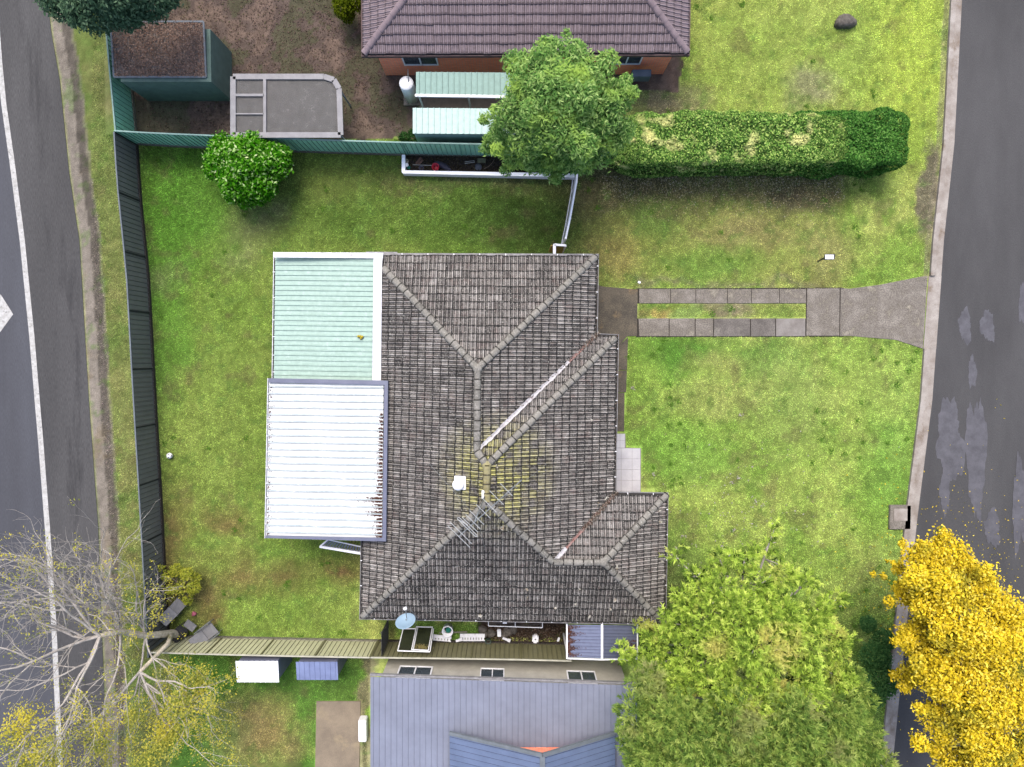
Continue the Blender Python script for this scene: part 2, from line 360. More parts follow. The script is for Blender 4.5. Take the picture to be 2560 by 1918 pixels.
# grass blades
NB = 1100000
bx = rng.uniform(-24, 24, NB); by = rng.uniform(-18.5, 17.5, NB); px, py = toPX(bx, by)
k = isgrass(px+rng.normal(0, 1.6, NB), py+rng.normal(0, 1.6, NB)) & (px > 230) & (px < 2420) & (py > -30) & (py < 1950); bx, by, px, py = bx[k], by[k], px[k], py[k]
dens = fbm(bx, by, .5, 33); k = rng.random(len(bx)) < np.clip(.45+dens, 0, 1); bx, by, px, py = bx[k], by[k], px[k], py[k]
n = len(bx); ang = rng.uniform(0, 2*np.pi, n)
lush = np.exp(-(((px-1200)/330)**2+((py-520)/110)**2))+np.exp(-(((px-450)/90)**2+((py-500)/220)**2))
ln = rng.uniform(.03, .075, n)*(1+.9*lush); wd = rng.uniform(.008, .019, n)
dirv = np.stack([np.cos(ang), np.sin(ang), rng.uniform(.3, 1.5, n)], -1); dirv = unit(dirv)
side = np.stack([-np.sin(ang), np.cos(ang), np.zeros(n)], -1)
base = np.stack([bx, by, np.zeros(n)], -1)
v = np.stack([base-side*wd[:, None], base+side*wd[:, None], base+dirv*ln[:, None]], 1).reshape(-1, 3)
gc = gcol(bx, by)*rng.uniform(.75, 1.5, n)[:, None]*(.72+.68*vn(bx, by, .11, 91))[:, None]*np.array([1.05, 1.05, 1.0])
tint = rng.random(n)[:, None]; gc = np.where(tint > .95, gc*np.array([1.35, 1.15, 1.4]), gc)
gcv = np.repeat(gc, 3, 0); gcv[2::3] *= 1.25
g = npmesh('grass', v, np.arange(3*n).reshape(-1, 3), colmat('grass_blades', rough=.6, amt=.1, bump=0, transl=.3), col=gcv)
tag(g, 'short lawn grass with green and straw coloured patches around the house', 'grass', kind='stuff')

cx_ = rng.uniform(-17, 20, 900); cy_ = rng.uniform(-18, 16, 900); qx, qy = toPX(cx_, cy_); kk = isgrass(qx, qy) & (qx > 380) & (fbm(cx_, cy_, 1.8, 44) > .56); cx_, cy_ = cx_[kk], cy_[kk]; m_ = 26
wx_ = np.repeat(cx_, m_)+rng.normal(0, .06, len(cx_)*m_); wy_ = np.repeat(cy_, m_)+rng.normal(0, .06, len(cx_)*m_); n = len(wx_); an_ = rng.uniform(0, 6.28, n); ll = rng.uniform(.04, .1, n)
d_ = np.stack([np.cos(an_), np.sin(an_), rng.uniform(.2, .8, n)], -1)*ll[:, None]; s_ = np.stack([-np.sin(an_), np.cos(an_), 0*an_], -1)*.016; b_ = np.stack([wx_, wy_, np.full(n, .02)], -1)
v = np.stack([b_, b_+d_*.5+s_, b_+d_, b_+d_*.5-s_], 1).reshape(-1, 3)
wg = npmesh('weeds', v, np.arange(4*n).reshape(-1, 4), leafmat('weed_leaf', [A(70, 112, 36), A(104, 150, 54), A(130, 172, 70)], transl=.2), rnd=rng.random(n)); tag(wg, 'small dark green weed clumps dotted through the lawns', 'weeds', kind='stuff')

# ------------------------------------------------------------------ roads, kerbs, drive
M = {}
M['asph'] = mat('asphalt_old', A(76, 75, 76), A(90, 89, 90), scale=.6, bscale=45, fine=.3, bump=.3, stretch=(1, .12, 1), c3=A(60, 59, 61), scale3=.9)
M['asph2'] = mat('asphalt_blue', A(92, 94, 102), A(80, 81, 88), scale=.5, bscale=45, fine=.15, bump=.2, stretch=(1, .15, 1))
M['asphE'] = mat('asphalt_east', A(76, 75, 76), A(90, 89, 90), scale=.5, bscale=50, fine=.2, bump=.3, stretch=(1, .3, 1))
M['patch'] = mat('road_patch', A(112, 111, 118), A(92, 91, 97), scale=2, bscale=50, fine=.15)
M['line'] = mat('road_paint', A(225, 224, 222), A(196, 194, 190), scale=5, fine=.12, bscale=60, c3=A(150, 148, 146), scale3=8)
M['conc'] = mat('concrete_weathered', A(158, 150, 140), A(116, 108, 98), scale=1.6, bscale=22, fine=.45, bump=.3, c3=A(168, 160, 144), scale3=1.6)
M['conc_dark'] = mat('concrete_mossy', A(116, 106, 90), A(84, 78, 68), scale=1.3, bscale=22, fine=.4, bump=.3, c3=A(142, 120, 88), scale3=.9)
M['conc_lt'] = mat('concrete_light', A(166, 160, 154), A(140, 132, 126), scale=2, bscale=60, fine=.2, bump=.2)
M['conc_mid'] = mat('concrete_grey', A(136, 129, 122), A(104, 98, 92), scale=1.6, bscale=22, fine=.4, bump=.3, c3=A(146, 140, 130), scale3=1.4)
M['kerb'] = mat('kerb_concrete', A(196, 188, 180), A(158, 146, 136), scale=1.4, bscale=40, fine=.2, c3=A(140, 122, 104), scale3=.8)
M['tilew'] = mat('porch_tile', A(226, 224, 228), A(206, 204, 210), scale=1.5, bscale=50, fine=.06, rough=.5)
M['joint'] = mat('joint_dirt', A(62, 54, 46), A(44, 38, 32), scale=8)
M['stripsoil'] = mat('strip_soil', A(140, 134, 80), A(120, 110, 74), scale=3, bscale=30, fine=.3)
def sheet(name, pts, z, m, kind='structure', parent=None, grid=None):
    b = MB(); P3 = [P(x, y, 0) for x, y in pts]; b.add([(p[0], p[1], z) for p in P3], [tuple(range(len(P3)-1, -1, -1))])
    me = b.mesh(name)
    if me.polygons[0].normal.z < 0: me.flip_normals()
    o = link_mesh(name, me, m, parent)
    if kind and not parent: tag(o, kind=kind)
    return o
# west road: strip quads
def strip(name, left, right, z, m, kind='structure'):
    b = MB(); vs = []
    for (l, r) in zip(left, right):
        p = P(*l); q = P(*r); vs += [(p[0], p[1], z), (q[0], q[1], z)]
    b.add(vs, [(2*i, 2*i+2, 2*i+3, 2*i+1) for i in range(len(left)-1)])
    o = b.build(name, m); tag(o, kind=kind); return o
ys = [-1200, -200, 0, 87, 200, 435, 600, 800, 1000, 1316, 1600, 1918, 2500, 3500]
LN = [(-60, -1200), (-25, -200), (-12, 0), (0, 160), (10, 260), (30, 400), (56, 600), (80, 840), (103, 1113), (119, 1320), (135, 1560), (151, 1918), (170, 2500), (200, 3500)]
lw = lambda y: float(edge(LN, y))
strip('road', [(lw(y), y) for y in ys], [(float(edge(WE, y)), y) for y in ys], .022, M['asph'])
strip('road', [(-700, y) for y in ys], [(lw(y), y) for y in ys], .020, M['asph2'])
ys2 = [-1200, -200, 0, 160, 260, 330, 400, 500, 600, 720, 840, 980, 1113, 1220, 1320, 1440, 1560, 1740, 1918, 2500]
strip('road_marking', [(lw(y)-6, y) for y in ys2], [(lw(y)+7, y) for y in ys2], .027, M['line'])
sheet('road_marking', [(-120, 765), (-12, 765), (-12, 728), (4, 738), (34, 786), (2, 830), (-12, 834), (-12, 800), (-120, 800)], .027, M['line'])
sheet('road_marking', [(-10, 88), (-4, 92), (8, 185), (-2, 190), (-40, 120)], .032, M['line'])
# east road
ysE = [-1200, -300, 0, 360, 600, 1000, 1300, 1600, 1918, 2400, 3500]
eE = lambda y: float(edge(EE, y))
strip('road', [(eE(y), y) for y in ysE], [(3300, y) for y in ysE], .018, M['asphE'])
def blob(cx, cy, rx, ry, seed, n=110, ang=0):
    r_ = random.Random(seed); ph = [r_.uniform(0, 6.28) for _ in range(4)]; o = []
    for i in range(n):
        t = 2*math.pi*i/n; k = 1+.16*math.sin(2*t+ph[0])+.12*math.sin(3*t+ph[1])+.08*math.sin(5*t+ph[2])+.06*math.sin(9*t+ph[3])+.04*math.sin(17*t+ph[0])+r_.uniform(-.045, .045)
        x, y = rx*k*math.cos(t), ry*k*math.sin(t); o.append((cx+x*math.cos(ang)-y*math.sin(ang), cy+x*math.sin(ang)+y*math.cos(ang)))
    return o
for j, q in enumerate([(2412, 815, 17, 38), (2468, 815, 16, 42), (2375, 1100, 34, 95), (2440, 1140, 22, 165), (2430, 930, 9, 45), (2362, 1220, 14, 60), (2480, 1320, 22, 40), (2548, 1260, 16, 130), (2556, 760, 9, 60)]):
    sheet('road_patch', blob(*q, seed=j), .024+.0007*j, M['patch'])
# kerb east: real step with gutter
def kerb(name, ys, f, w, m):
    b = MB()
    for (a0, a1) in zip(ys[:-1], ys[1:]):
        p, q = P(f(a0), a0), P(f(a1), a1); p2, q2 = P(f(a0)-w, a0), P(f(a1)-w, a1); pm, qm = P(f(a0)-w*.55, a0), P(f(a1)-w*.55, a1)
        b.add([(p[0], p[1], .026), (q[0], q[1], .026), (qm[0], qm[1], .03), (pm[0], pm[1], .03), (qm[0]-.02, qm[1], .13), (pm[0]-.02, pm[1], .13), (q2[0], q2[1], .13), (p2[0], p2[1], .13), (q2[0], q2[1], -.05), (p2[0], p2[1], -.05)],
              [(0, 1, 2, 3), (3, 2, 4, 5), (5, 4, 6, 7), (7, 6, 8, 9)])
    o = b.build(name, m); tag(o, kind='structure'); return o
kerb('kerb', [-600, -200, 0, 180, 360, 480, 600, 690], eE, 30, M['kerb'])
kerb('kerb', [872, 1000, 1150, 1300, 1450, 1600, 1918, 2400], eE, 32, M['kerb'])
sheet('kerb', [(eE(690)-32, 690), (eE(690), 690), (eE(872), 872), (eE(872)-32, 872)], .040, M['kerb'])
# driveway
def paver(name, pts, z, m, th=.05, kind='structure', parent=None):
    b = MB(); b.prism([P(x, y)[:2] for x, y in pts], z-th, z); o = b.build(name, m, parent)
    bm = bmesh.new(); bm.from_mesh(o.data); bmesh.ops.recalc_face_normals(bm, faces=bm.faces); bm.to_mesh(o.data); bm.free()
    if not parent: tag(o, kind=kind)
    return o
paver('driveway', [(1440, 700), (1510, 717), (1594, 724), (1592, 840), (1568, 841), (1549, 862), (1530, 862), (1440, 840)], .036, M['conc_dark'], .06)
sheet('driveway', [(1590, 721), (2110, 719), (2110, 759), (1590, 759)], .012, M['joint']); sheet('driveway', [(1590, 796.5), (2110, 796.5), (2110, 842), (1590, 843)], .012, M['joint']); sheet('driveway', [(2014, 759), (2110, 759), (2110, 796.5), (2014, 796.5)], .012, M['joint'])
xs = [1597, 1676, 1739, 1818, 1878, 1948, 2015]
for a0, a1, in zip(xs[:-1], xs[1:]): paver('driveway', [(a0+.8, 723), (a1-.8, 723), (a1-.8, 758.5), (a0+.8, 758.5)], .040, M['conc'])
xb = [1596, 1672, 1737, 1783, 1875, 1938, 2013]
for j, (a0, a1) in enumerate(zip(xb[:-1], xb[1:])): paver('driveway', [(a0+(1.6 if j else 0), 797), (a1-.8, 796), (a1-.8, 840.5), (a0+1.4, 841)], .040, M['conc_lt'] if j == 5 else (M['conc_mid'] if j in (3, 4) else M['conc']))
paver('driveway', [(2017, 722), (2098, 721), (2097, 839.5), (2015, 839.5)], .042, M['conc'])
paver('driveway', [(2101, 721), (2124, 722), (2200, 712), (2300, 692), (2318, 690), (2306, 872), (2240, 850), (2124, 840), (2099, 840)], .038, M['conc'])
paver('path', [(1530, 862), (1548, 863), (1570, 843), (1567, 925), (1532, 925)], .038, M['conc_dark'])
paver('path', [(1530, 926.5), (1567, 926.5), (1565, 981), (1530, 981)], .038, M['conc_dark'])
paver('path', [(1530, 982.5), (1561, 982.5), (1560, 1078), (1530, 1078)], .042, M['conc_dark'])
# tiled porch
pc = thing('porch', 'white tiled porch step in an L shape beside the front lawn', 'porch', P(1570, 1170))
b = MB(); b.prism([P(x, y)[:2] for x, y in [(1500, 1084), (1562, 1084), (1563, 1119), (1601, 1120.5), (1600, 1240), (1500, 1240)]], 0, .16); b.build('slab', M['conc_lt'], pc)
tx = [1515, 1541.5, 1553, 1580.5, 1601]; ty = [1120.5, 1147, 1174, 1201, 1228, 1240]
b = MB()
for i in range(4):
    for j in range(5):
        q = [P(x, y, .165) for x, y in ((tx[i]+.3, ty[j]+.3), (tx[i+1]-.3, ty[j]+.3), (tx[i+1]-.3, ty[j+1]-.3), (tx[i]+.3, ty[j+1]-.3))]
        b.prism([p[:2] for p in q], .16, .17)
for x0, x1 in ((1515, 1541.5), (1541.5, 1550), (1550, 1562.3)):
    for y0, y1 in ((1084.5, 1101.5), (1101.5, 1120)):
        b.prism([P(x, y, .165)[:2] for x, y in ((x0+.3, y0+.3), (x1-.3, y0+.3), (x1-.3, y1-.3), (x0+.3, y1-.3))], .16, .17)
b.build('paving', M['tilew'], pc)

# ------------------------------------------------------------------ main house
M['brick'] = mat('brick_wall', A(150, 100, 80), A(120, 80, 64), scale=8, bscale=30, fine=.2)
M['brickN'] = mat('brick_orange', A(206, 112, 78, 1.35), A(178, 92, 64, 1.35), scale=6, bscale=25, fine=.2)
M['white'] = mat('white_paint', (.62, .62, .64), (.54, .54, .56), scale=3, bscale=30, fine=.05, rough=.5)
M['whitew'] = mat('white_weathered', (.52, .52, .54), (.42, .42, .45), scale=5, bscale=30, fine=.12, rough=.6, c3=(.26, .25, .25), scale3=4)
M['gutter'] = mat('gutter_metal', A(178, 176, 178), A(140, 138, 140), scale=4, bscale=30, fine=.15, rough=.6)
M['dark'] = mat('dark_void', (.02, .02, .02), (.035, .03, .028), scale=10)
M['glass'] = mat('window_glass', (.03, .04, .05), (.05, .06, .07), scale=2, rough=.08, spec=.6, fine=0)
M['flash'] = mat('blue_grey_flashing', A(136, 140, 162), A(122, 126, 148), scale=2, bscale=30, fine=.06, rough=.45)
M['black'] = mat('black_plastic', (.02, .02, .022), (.03, .03, .03), scale=5, rough=.5)
M['grey'] = mat('grey_fabric', A(136, 136, 140, 1.3), A(120, 120, 124, 1.3), scale=8, bscale=90, fine=.15)
M['galv'] = mat('galvanised', A(170, 176, 178), A(150, 155, 158), scale=6, rough=.4, metal=.5, fine=.05)

def tilemat(name, cols, dirtc, speck=.0, yellow=None, brown=None, sc=1.0):
    m = bpy.data.materials.new(name); m.use_nodes = True; t = m.node_tree; N = t.nodes; L = t.links
    b = N['Principled BSDF']; b.inputs['Roughness'].default_value = .85; b.inputs['Specular IOR Level'].default_value = .2
    def attr(n): a = N.new('ShaderNodeAttribute'); a.attribute_name = n; return a.outputs['Fac']
    def noise(s, d=5, r=.7):
        n = N.new('ShaderNodeTexNoise'); n.inputs['Scale'].default_value = s; n.inputs['Detail'].default_value = d; n.inputs['Roughness'].default_value = r; L.new(geo.outputs['Position'], n.inputs[0]); return n.outputs[0]
    def mr(x, a, b_, c=0, d=1):
        k = N.new('ShaderNodeMapRange'); k.inputs[1].default_value = a; k.inputs[2].default_value = b_; k.inputs[3].default_value = c; k.inputs[4].default_value = d; L.new(x, k.inputs[0]); return k.outputs[0]
    def math_(op, x, y):
        k = N.new('ShaderNodeMath'); k.operation = op
        for i_, q in enumerate((x, y)):
            if isinstance(q, (int, float)): k.inputs[i_].default_value = q
            else: L.new(q, k.inputs[i_])
        return k.outputs[0]
    def mix(f, a, c):
        k = N.new('ShaderNodeMix'); k.data_type = 'RGBA'; L.new(f, k.inputs[0])
        for i_, q in ((6, a), (7, c)):
            if isinstance(q, tuple): k.inputs[i_].default_value = (*q, 1)
            else: L.new(q, k.inputs[i_])
        return k.outputs[2]
    geo = N.new('ShaderNodeNewGeometry')
    r = N.new('ShaderNodeValToRGB'); els = r.color_ramp.elements
    for i_, c in enumerate(cols):
        p_ = i_/(len(cols)-1); e = els[0] if i_ == 0 else (els[len(els)-1] if i_ == len(cols)-1 else els.new(p_)); e.position = p_; e.color = (*c, 1)
    rr = math_('ADD', math_('MULTIPLY', attr('rnd'), .32), math_('MULTIPLY', noise(2.2), .9)); rr = math_('SUBTRACT', rr, .08)
    L.new(rr, r.inputs[0]); out = r.outputs[0]
    if brown: out = mix(mr(noise(2.1), .52, .66, 0, .6), out, brown)
    if yellow:
        yc, yr, ycol = yellow
        vd = N.new('ShaderNodeVectorMath'); vd.operation = 'DISTANCE'; L.new(geo.outputs['Position'], vd.inputs[0]); vd.inputs[1].default_value = tuple(yc)
        f = mr(vd.outputs['Value'], yr, yr*.3, 0, 1.15); f = math_('MULTIPLY', f, mr(math_('ADD', noise(2.4), math_('MULTIPLY', attr('rnd'), .3)), .46, .78))
        out = mix(f, out, ycol)
    # grime in valleys/laps
    dn = math_('ADD', attr('dirt'), mr(noise(9, 6), .35, .65, -.25, .25)); dn = math_('ADD', dn, math_('MULTIPLY', attr('grime_shade'), .5))  # per-face term paints dirt and slope shade together
    dn = math_('ADD', dn, mr(noise(.8, 4), .4, .65, -.15, .2))
    k = mr(dn, .1, 1.0, 0, .96)
    out = mix(k, out, dirtc)
    sp = math_('MULTIPLY', mr(noise(24, 3, .6), .59, .65, 0, 1), .9); out = mix(math_('MULTIPLY', sp, speck), out, tuple(x for x in A(215, 212, 205)))
    L.new(out, b.inputs['Base Color'])
    bp = N.new('ShaderNodeBump'); bp.inputs['Strength'].default_value = .35; bp.inputs['Distance'].default_value = .01; L.new(noise(45), bp.inputs['Height']); L.new(bp.outputs[0], b.inputs['Normal'])
    return m

TANP = math.tan(R(22)); Z0 = 2.5
PR_S = [0, .05, .09, .18, .25, .31, .40, .46, .5, .57, .66, .73, .79, .88, .94]
PR_H = [-.006, .002, .034, .036, .004, .0, .012, .004, .0, .034, .036, .004, .0, .012, .0]
PR_D = [1.15, .2, -.2, -.2, 1.0, .45, .5, 1.0, .25, -.1, .0, .95, .45, .5, 1.15]
def tiles(acc, polys, e0, e1, z0=Z0, tan=TANP, grime_shade=0.0, v0=.09, gw=.325, gl=.318, seed=1):
    """tile courses rising from eave e0->e1 (interior on the left), clipped to polygons (XY)"""
    rs = np.random.default_rng(seed)
    e0 = np.array(e0[:2]); e1 = np.array(e1[:2]); u = (e1-e0)/np.linalg.norm(e1-e0); vv = np.array([-u[1], u[0]])
    allp = np.array([p[:2] for pl in polys for p in pl])-e0
    U = allp@u; W = allp@vv; u0 = math.floor((U.min()-.1)/gw); u1 = math.ceil((U.max()+.1)/gw); nc = math.ceil((W.max()-v0)/gl)+1
    us = np.concatenate([(t+np.array(PR_S))*gw for t in range(u0, u1)]); hs = np.tile(PR_H, u1-u0); ds = np.tile(PR_D, u1-u0); nt_ = len(us)
    ti = np.repeat(np.arange(u1-u0), len(PR_S))
    verts = []; faces = []; rn = []; di = []
    tr = rs.random((nc, u1-u0)); tr = np.where(rs.random(tr.shape) < .006, 1.35, tr); jz = rs.normal(0, .003, (nc, u1-u0)); jv = rs.normal(0, .009, (nc, u1-u0))
    for c in range(nc):
        v_ = v0+c*gl
        rows = [(0, -.004, 0), (0, .045, 1), (.06, .040, 1), (gl+.004, .004, 1)]
        for (dv, lift, pf) in rows:
            vq = v_+dv+jv[c][ti]*(dv < .1)
            zz = z0+.03+tan*(v_+dv)+lift+hs*pf+jz[c][ti]*pf
            xy = e0+us[:, None]*u+vq[:, None]*vv
            verts.append(np.column_stack([xy, zz]))
        b0 = c*4*nt_
        for r_ in range(3):
            i_ = np.arange(nt_-1); f = np.stack([b0+r_*nt_+i_, b0+r_*nt_+i_+1, b0+(r_+1)*nt_+i_+1, b0+(r_+1)*nt_+i_], -1)
            faces.append(f); rn.append(tr[c][ti[:-1]]); di.append(np.clip(ds[:-1]+(1.3, .8, 0)[r_], -.2, 1.5))
    V_ = np.concatenate(verts); F_ = np.concatenate(faces); rn = np.concatenate(rn); di = np.concatenate(di)
    me = bpy.data.meshes.new('t'); me.from_pydata(V_.tolist(), [], F_.tolist())
    for nm, vals in (('rnd', rn), ('dirt', di), ('grime_shade', np.full(len(rn), grime_shade))):
        at = me.attributes.new(nm, 'FLOAT', 'FACE'); at.data.foreach_set('value', vals.astype(np.float32))
    for pl in polys:
        bm = bmesh.new(); bm.from_mesh(me); pts = [np.array(p[:2]) for p in pl]
        ar = sum(pts[i_][0]*pts[(i_+1) % len(pts)][1]-pts[(i_+1) % len(pts)][0]*pts[i_][1] for i_ in range(len(pts)))
        if ar < 0: pts = pts[::-1]
        for i_ in range(len(pts)):
            a_, b_ = pts[i_], pts[(i_+1) % len(pts)]; d = b_-a_
            bmesh.ops.bisect_plane(bm, geom=bm.verts[:]+bm.edges[:]+bm.faces[:], plane_co=(a_[0], a_[1], 0), plane_no=(d[1], -d[0], 0), clear_outer=True)
        bm.to_mesh(me2 := bpy.data.meshes.new('t2')); bm.free(); acc.append(me2)
    bpy.data.meshes.remove(me)
def joined(name, acc, m, parent):
    bm = bmesh.new()
    for a_ in acc: bm.from_mesh(a_)
    me = bpy.data.meshes.new(name); bm.to_mesh(me); bm.free()
    for a_ in acc: bpy.data.meshes.remove(a_)
    return link_mesh(name, me, m, parent)
def dline(p, a, b):
    a, b, p = np.array(a[:2]), np.array(b[:2]), np.array(p[:2]); d = (b-a)/np.linalg.norm(b-a); return abs(d[0]*(p-a)[1]-d[1]*(p-a)[0])
E = {k: P(x, y, Z0) for k, (x, y) in dict(NW=(914, 632), B=(1497, 635), C=(1494, 834), D=(1547, 836), E=(1540, 1230), F=(1671, 1232), G=(1665, 1562), H=(898.6, 1548), NWc=(958, 633)).items()}
LNS = dict(N=('NW', 'B'), W=('H', 'NW'), E1=('B', 'C'), E2=('D', 'E'), E3=('F', 'G'), S=('G', 'H'))
def ridgept(x, y, lines):
    z = 4.2
    for _ in range(6):
        p = P(x, y, z); z = Z0+.05+TANP*np.mean([dline(p, E[LNS[l][0]], E[LNS[l][1]]) for l in lines])
    return P(x, y, z)
Rp = dict(R1=ridgept(1194, 922, ('W', 'E1')), R2=ridgept(1192, 1128, ('W', 'E1')), R3=ridgept(1217, 1163, ('W', 'E2')), R4=ridgept(1217, 1256, ('W', 'E2')),
          R5=ridgept(1383, 1405, ('E2', 'S')), R6=ridgept(1508, 1406, ('E3', 'S')))
print({k: v.round(2) for k, v in Rp.items()})
hc = P(1280, 1050)
house = thing('house', 'brick house with dark lichen stained tile roof in the middle of the block', 'house', hc)
M['tile'] = tilemat('concrete_tile', [A(80, 77, 74), A(128, 122, 118), A(184, 177, 171), A(246, 239, 233)], A(24, 24, 24), speck=.9,
    yellow=(P(1245, 1195, 4.6), 2.7, A(214, 208, 128)), brown=A(146, 124, 118))
q = lambda k: (E.get(k) if k in E else Rp[k])
acc = []
m2 = lambda a, b, t: a+(b-a)*t
Qh = m2(q('NW'), q('R1'), .17); Wc = P(953, 960, 2.7); Wc2 = P(952, 1140, 2.7)
Wcut = q('NWc')
tiles(acc, [[Wcut, q('B'), q('R1'), P(956, 668, 2.8)]], q('B'), q('NW'), grime_shade=.12, seed=1)
tiles(acc, [[P(955.5, 667, 2.8), P(953, 1128, 2.8), q('R2'), q('R1')], [P(905, 1128, 2.5), q('H'), q('R4'), q('R3'), q('R2')]], q('NW'), q('H'), grime_shade=.3, seed=2)
tiles(acc, [[q('B'), q('C'), q('R2'), q('R1')]], q('C'), q('B'), grime_shade=.3, seed=3)
tiles(acc, [[q('C'), q('D'), q('R3'), q('R2')]], q('D'), q('C')+(q('D')-q('C'))*.001, z0=Z0-.02, grime_shade=.1, seed=4)
tiles(acc, [[q('D'), q('E'), q('R5'), q('R4'), q('R3')]], q('E'), q('D'), grime_shade=.35, seed=5)
tiles(acc, [[q('E'), q('F'), q('R6'), q('R5')]], q('F'), q('E'), grime_shade=-.02, seed=6)
tiles(acc, [[q('F'), q('G'), q('R6')]], q('G'), q('F'), grime_shade=.25, seed=7)
S5 = m2(q('H'), q('G'), .63)
tiles(acc, [[q('H'), q('R4'), q('R5'), S5], [S5, q('R5'), q('R6'), q('G')]], q('H'), q('G'), grime_shade=.62, seed=8)  # south slope darkest: more dirt plus shade painted into the colour
roof = joined('roof', acc, M['tile'], house)
M['cap'] = tilemat('ridge_cap_concrete', [A(112, 109, 102), A(152, 148, 140), A(184, 179, 171), A(214, 209, 202)], A(46, 43, 40), speck=.9)
M['capm'] = tilemat('ridge_cap_mossy', [A(150, 144, 116), A(176, 168, 126), A(204, 190, 120), A(196, 186, 150)], A(66, 60, 44), speck=.4)
def capping(p, q_, parent, m, rad=.14, seg=.37, lift=.06, e0=0, e1=0):
    p = Vector(p); q_ = Vector(q_); p.z += lift; q_.z += lift; d = q_-p; L_ = d.length; d.normalize(); p = p+d*e0; L_ -= e0+e1
    n = max(1, round(L_/seg)); sd = d.cross(Vector((0, 0, 1))).normalized(); up = sd.cross(d); b = MB(); s = L_/n
    for i in range(n):
        a0 = p+d*(i*s-.02); a1 = p+d*((i+1)*s); r0, r1 = rad*1.06, rad*.94; jit = random.uniform(-.008, .008); vs = []
        for (c, r_) in ((a0, r0), (a0+d*.05, r0), (a1, r1)):
            for k in range(9):
                t = math.pi*k/8; vs.append(c+sd*(r_*math.cos(t)+jit)+up*(r_*math.sin(t)*.85-.05))
        n0 = len(b.f)
        fs = [(k, k+1, 9+k+1, 9+k) for k in range(8)]+[(9+k, 9+k+1, 18+k+1, 18+k) for k in range(8)]+[tuple(range(8, -1, -1))]
        b.add(vs, fs); tn = random.uniform(-.15, .3)
        for k in range(17): b.d[n0+k] = 1.25 if (k < 8 or k == 16) else (tn+(.9 if k in (8, 15) else .25 if k in (9, 14) else 0))  # dark joints; grime and mortar shadow painted along the lower sides
    return b.build('ridge_capping', m, parent, smooth=False)
def eavept(k, up=.25): return m2(q(k), Rp[{'B': 'R1', 'D': 'R3', 'F': 'R6', 'G': 'R6', 'H': 'R4'}[k]], .025)
capping(P(957, 669, Z0+.3), q('R1'), roof, M['cap']); capping(eavept('B'), q('R1'), roof, M['cap'])
capping(q('R1'), q('R2'), roof, M['cap']); capping(q('R2'), q('R3'), roof, M['cap'], rad=.15)
capping(q('R3'), q('R4'), roof, M['capm'], rad=.15); capping(eavept('D'), q('R3'), roof, M['cap'])
capping(q('R4'), eavept('H'), roof, M['cap']); capping(q('R4'), q('R5'), roof, M['cap']); capping(q('R5'), q('R6'), roof, M['cap'])
capping(eavept('F'), q('R6'), roof, M['cap']); capping(q('R6'), eavept('G'), roof, M['cap'])
for k in ('R1', 'R3', 'R6'):                         # mortar at junctions
    b = MB(); c = q(k); b.lathe((c[0], c[1], c[2]), [(.19, -.03), (.17, .07), (.10, .12), (.02, .135)], 12); b.build('ridge_junction', M['capm'] if k == 'R3' else M['cap'], roof, smooth=True)
# valleys
M['valley'] = mat('valley_iron', A(236, 232, 234), A(196, 192, 194), scale=6, bscale=30, fine=.2, c3=A(124, 84, 74), scale3=.8)
M['rustv'] = mat('valley_rust', A(150, 104, 94), A(176, 150, 144), scale=4, bscale=30, fine=.25)
def valley(p, q_, parent, m, t0, t1, wd=.08, seed=0):
    r_ = random.Random(seed); b = MB(); d = np.array(q_-p); L_ = np.linalg.norm(d); sd = np.array([-d[1], d[0], 0])/np.linalg.norm(d[:2]); n = 40; vs = []
    for i in range(n+1):
        t = t0+(t1-t0)*i/n; c = p+d*t; c = c+np.array([0, 0, .085]); saw = (i*.37) % 1*.5+.6
        vs += [c+sd*wd*(saw+r_.uniform(-.15, .15)), c-np.array([0, 0, .03]), c-sd*wd*(1.0+r_.uniform(-.3, .2))]
    b.add(vs, [(3*i, 3*i+1, 3*i+4, 3*i+3) for i in range(n)]+[(3*i+1, 3*i+2, 3*i+5, 3*i+4) for i in range(n)])
    b.build('valley_flashing', m, parent)
valley(q('C'), q('R2'), roof, M['rustv'], .02, .25, .06, 1); valley(q('C'), q('R2'), roof, M['valley'], .25, .99, .08, 2)
valley(q('E'), q('R5'), roof, M['rustv'], .04, .80, .06, 3); valley(q('E'), q('R5'), roof, M['valley'], .80, .99, .09, 4)
# gutter sweep
def sweep(pts, prof, z, closed=False, m=None, name='gutter', parent=None):
    pts = [np.array(p[:2]) for p in pts]; n = len(pts); b = MB(); rows = []
    for i in range(n):
        dp = pts[i]-pts[i-1] if (i > 0 or closed) else pts[1]-pts[0]; dn = pts[(i+1) % n]-pts[i] if (i < n-1 or closed) else dp
        if i == 0 and not closed: dp = dn
        dp = dp/np.linalg.norm(dp); dn = dn/np.linalg.norm(dn); n1 = np.array([-dp[1], dp[0]]); n2 = np.array([-dn[1], dn[0]]); mm = n1+n2; mm = mm/(mm@n1)
        rows.append([(*(pts[i]+mm*o), z+h) for o, h in prof])
    k = len(prof); vs = [v for r_ in rows for v in r_]; rng_ = range(n) if closed else range(n-1)
    b.add(vs, [(i*k+j, i*k+j+1, ((i+1) % n)*k+j+1, ((i+1) % n)*k+j) for i in rng_ for j in range(k-1)])
    return b.build(name, m, parent)
GP = [(0, -.12), (0, 0), (.022, 0), (.022, -.08), (.12, -.08), (.12, -.02)]
eave = [q('NWc'), q('B'), q('C'), q('D'), q('E'), q('F'), q('G'), q('H'), P(903, 1300, Z0)]
eave = eave[::-1]                       # counter-clockwise: interior on the left
gut = sweep(eave, GP, Z0+.04, m=M['gutter'], parent=house)
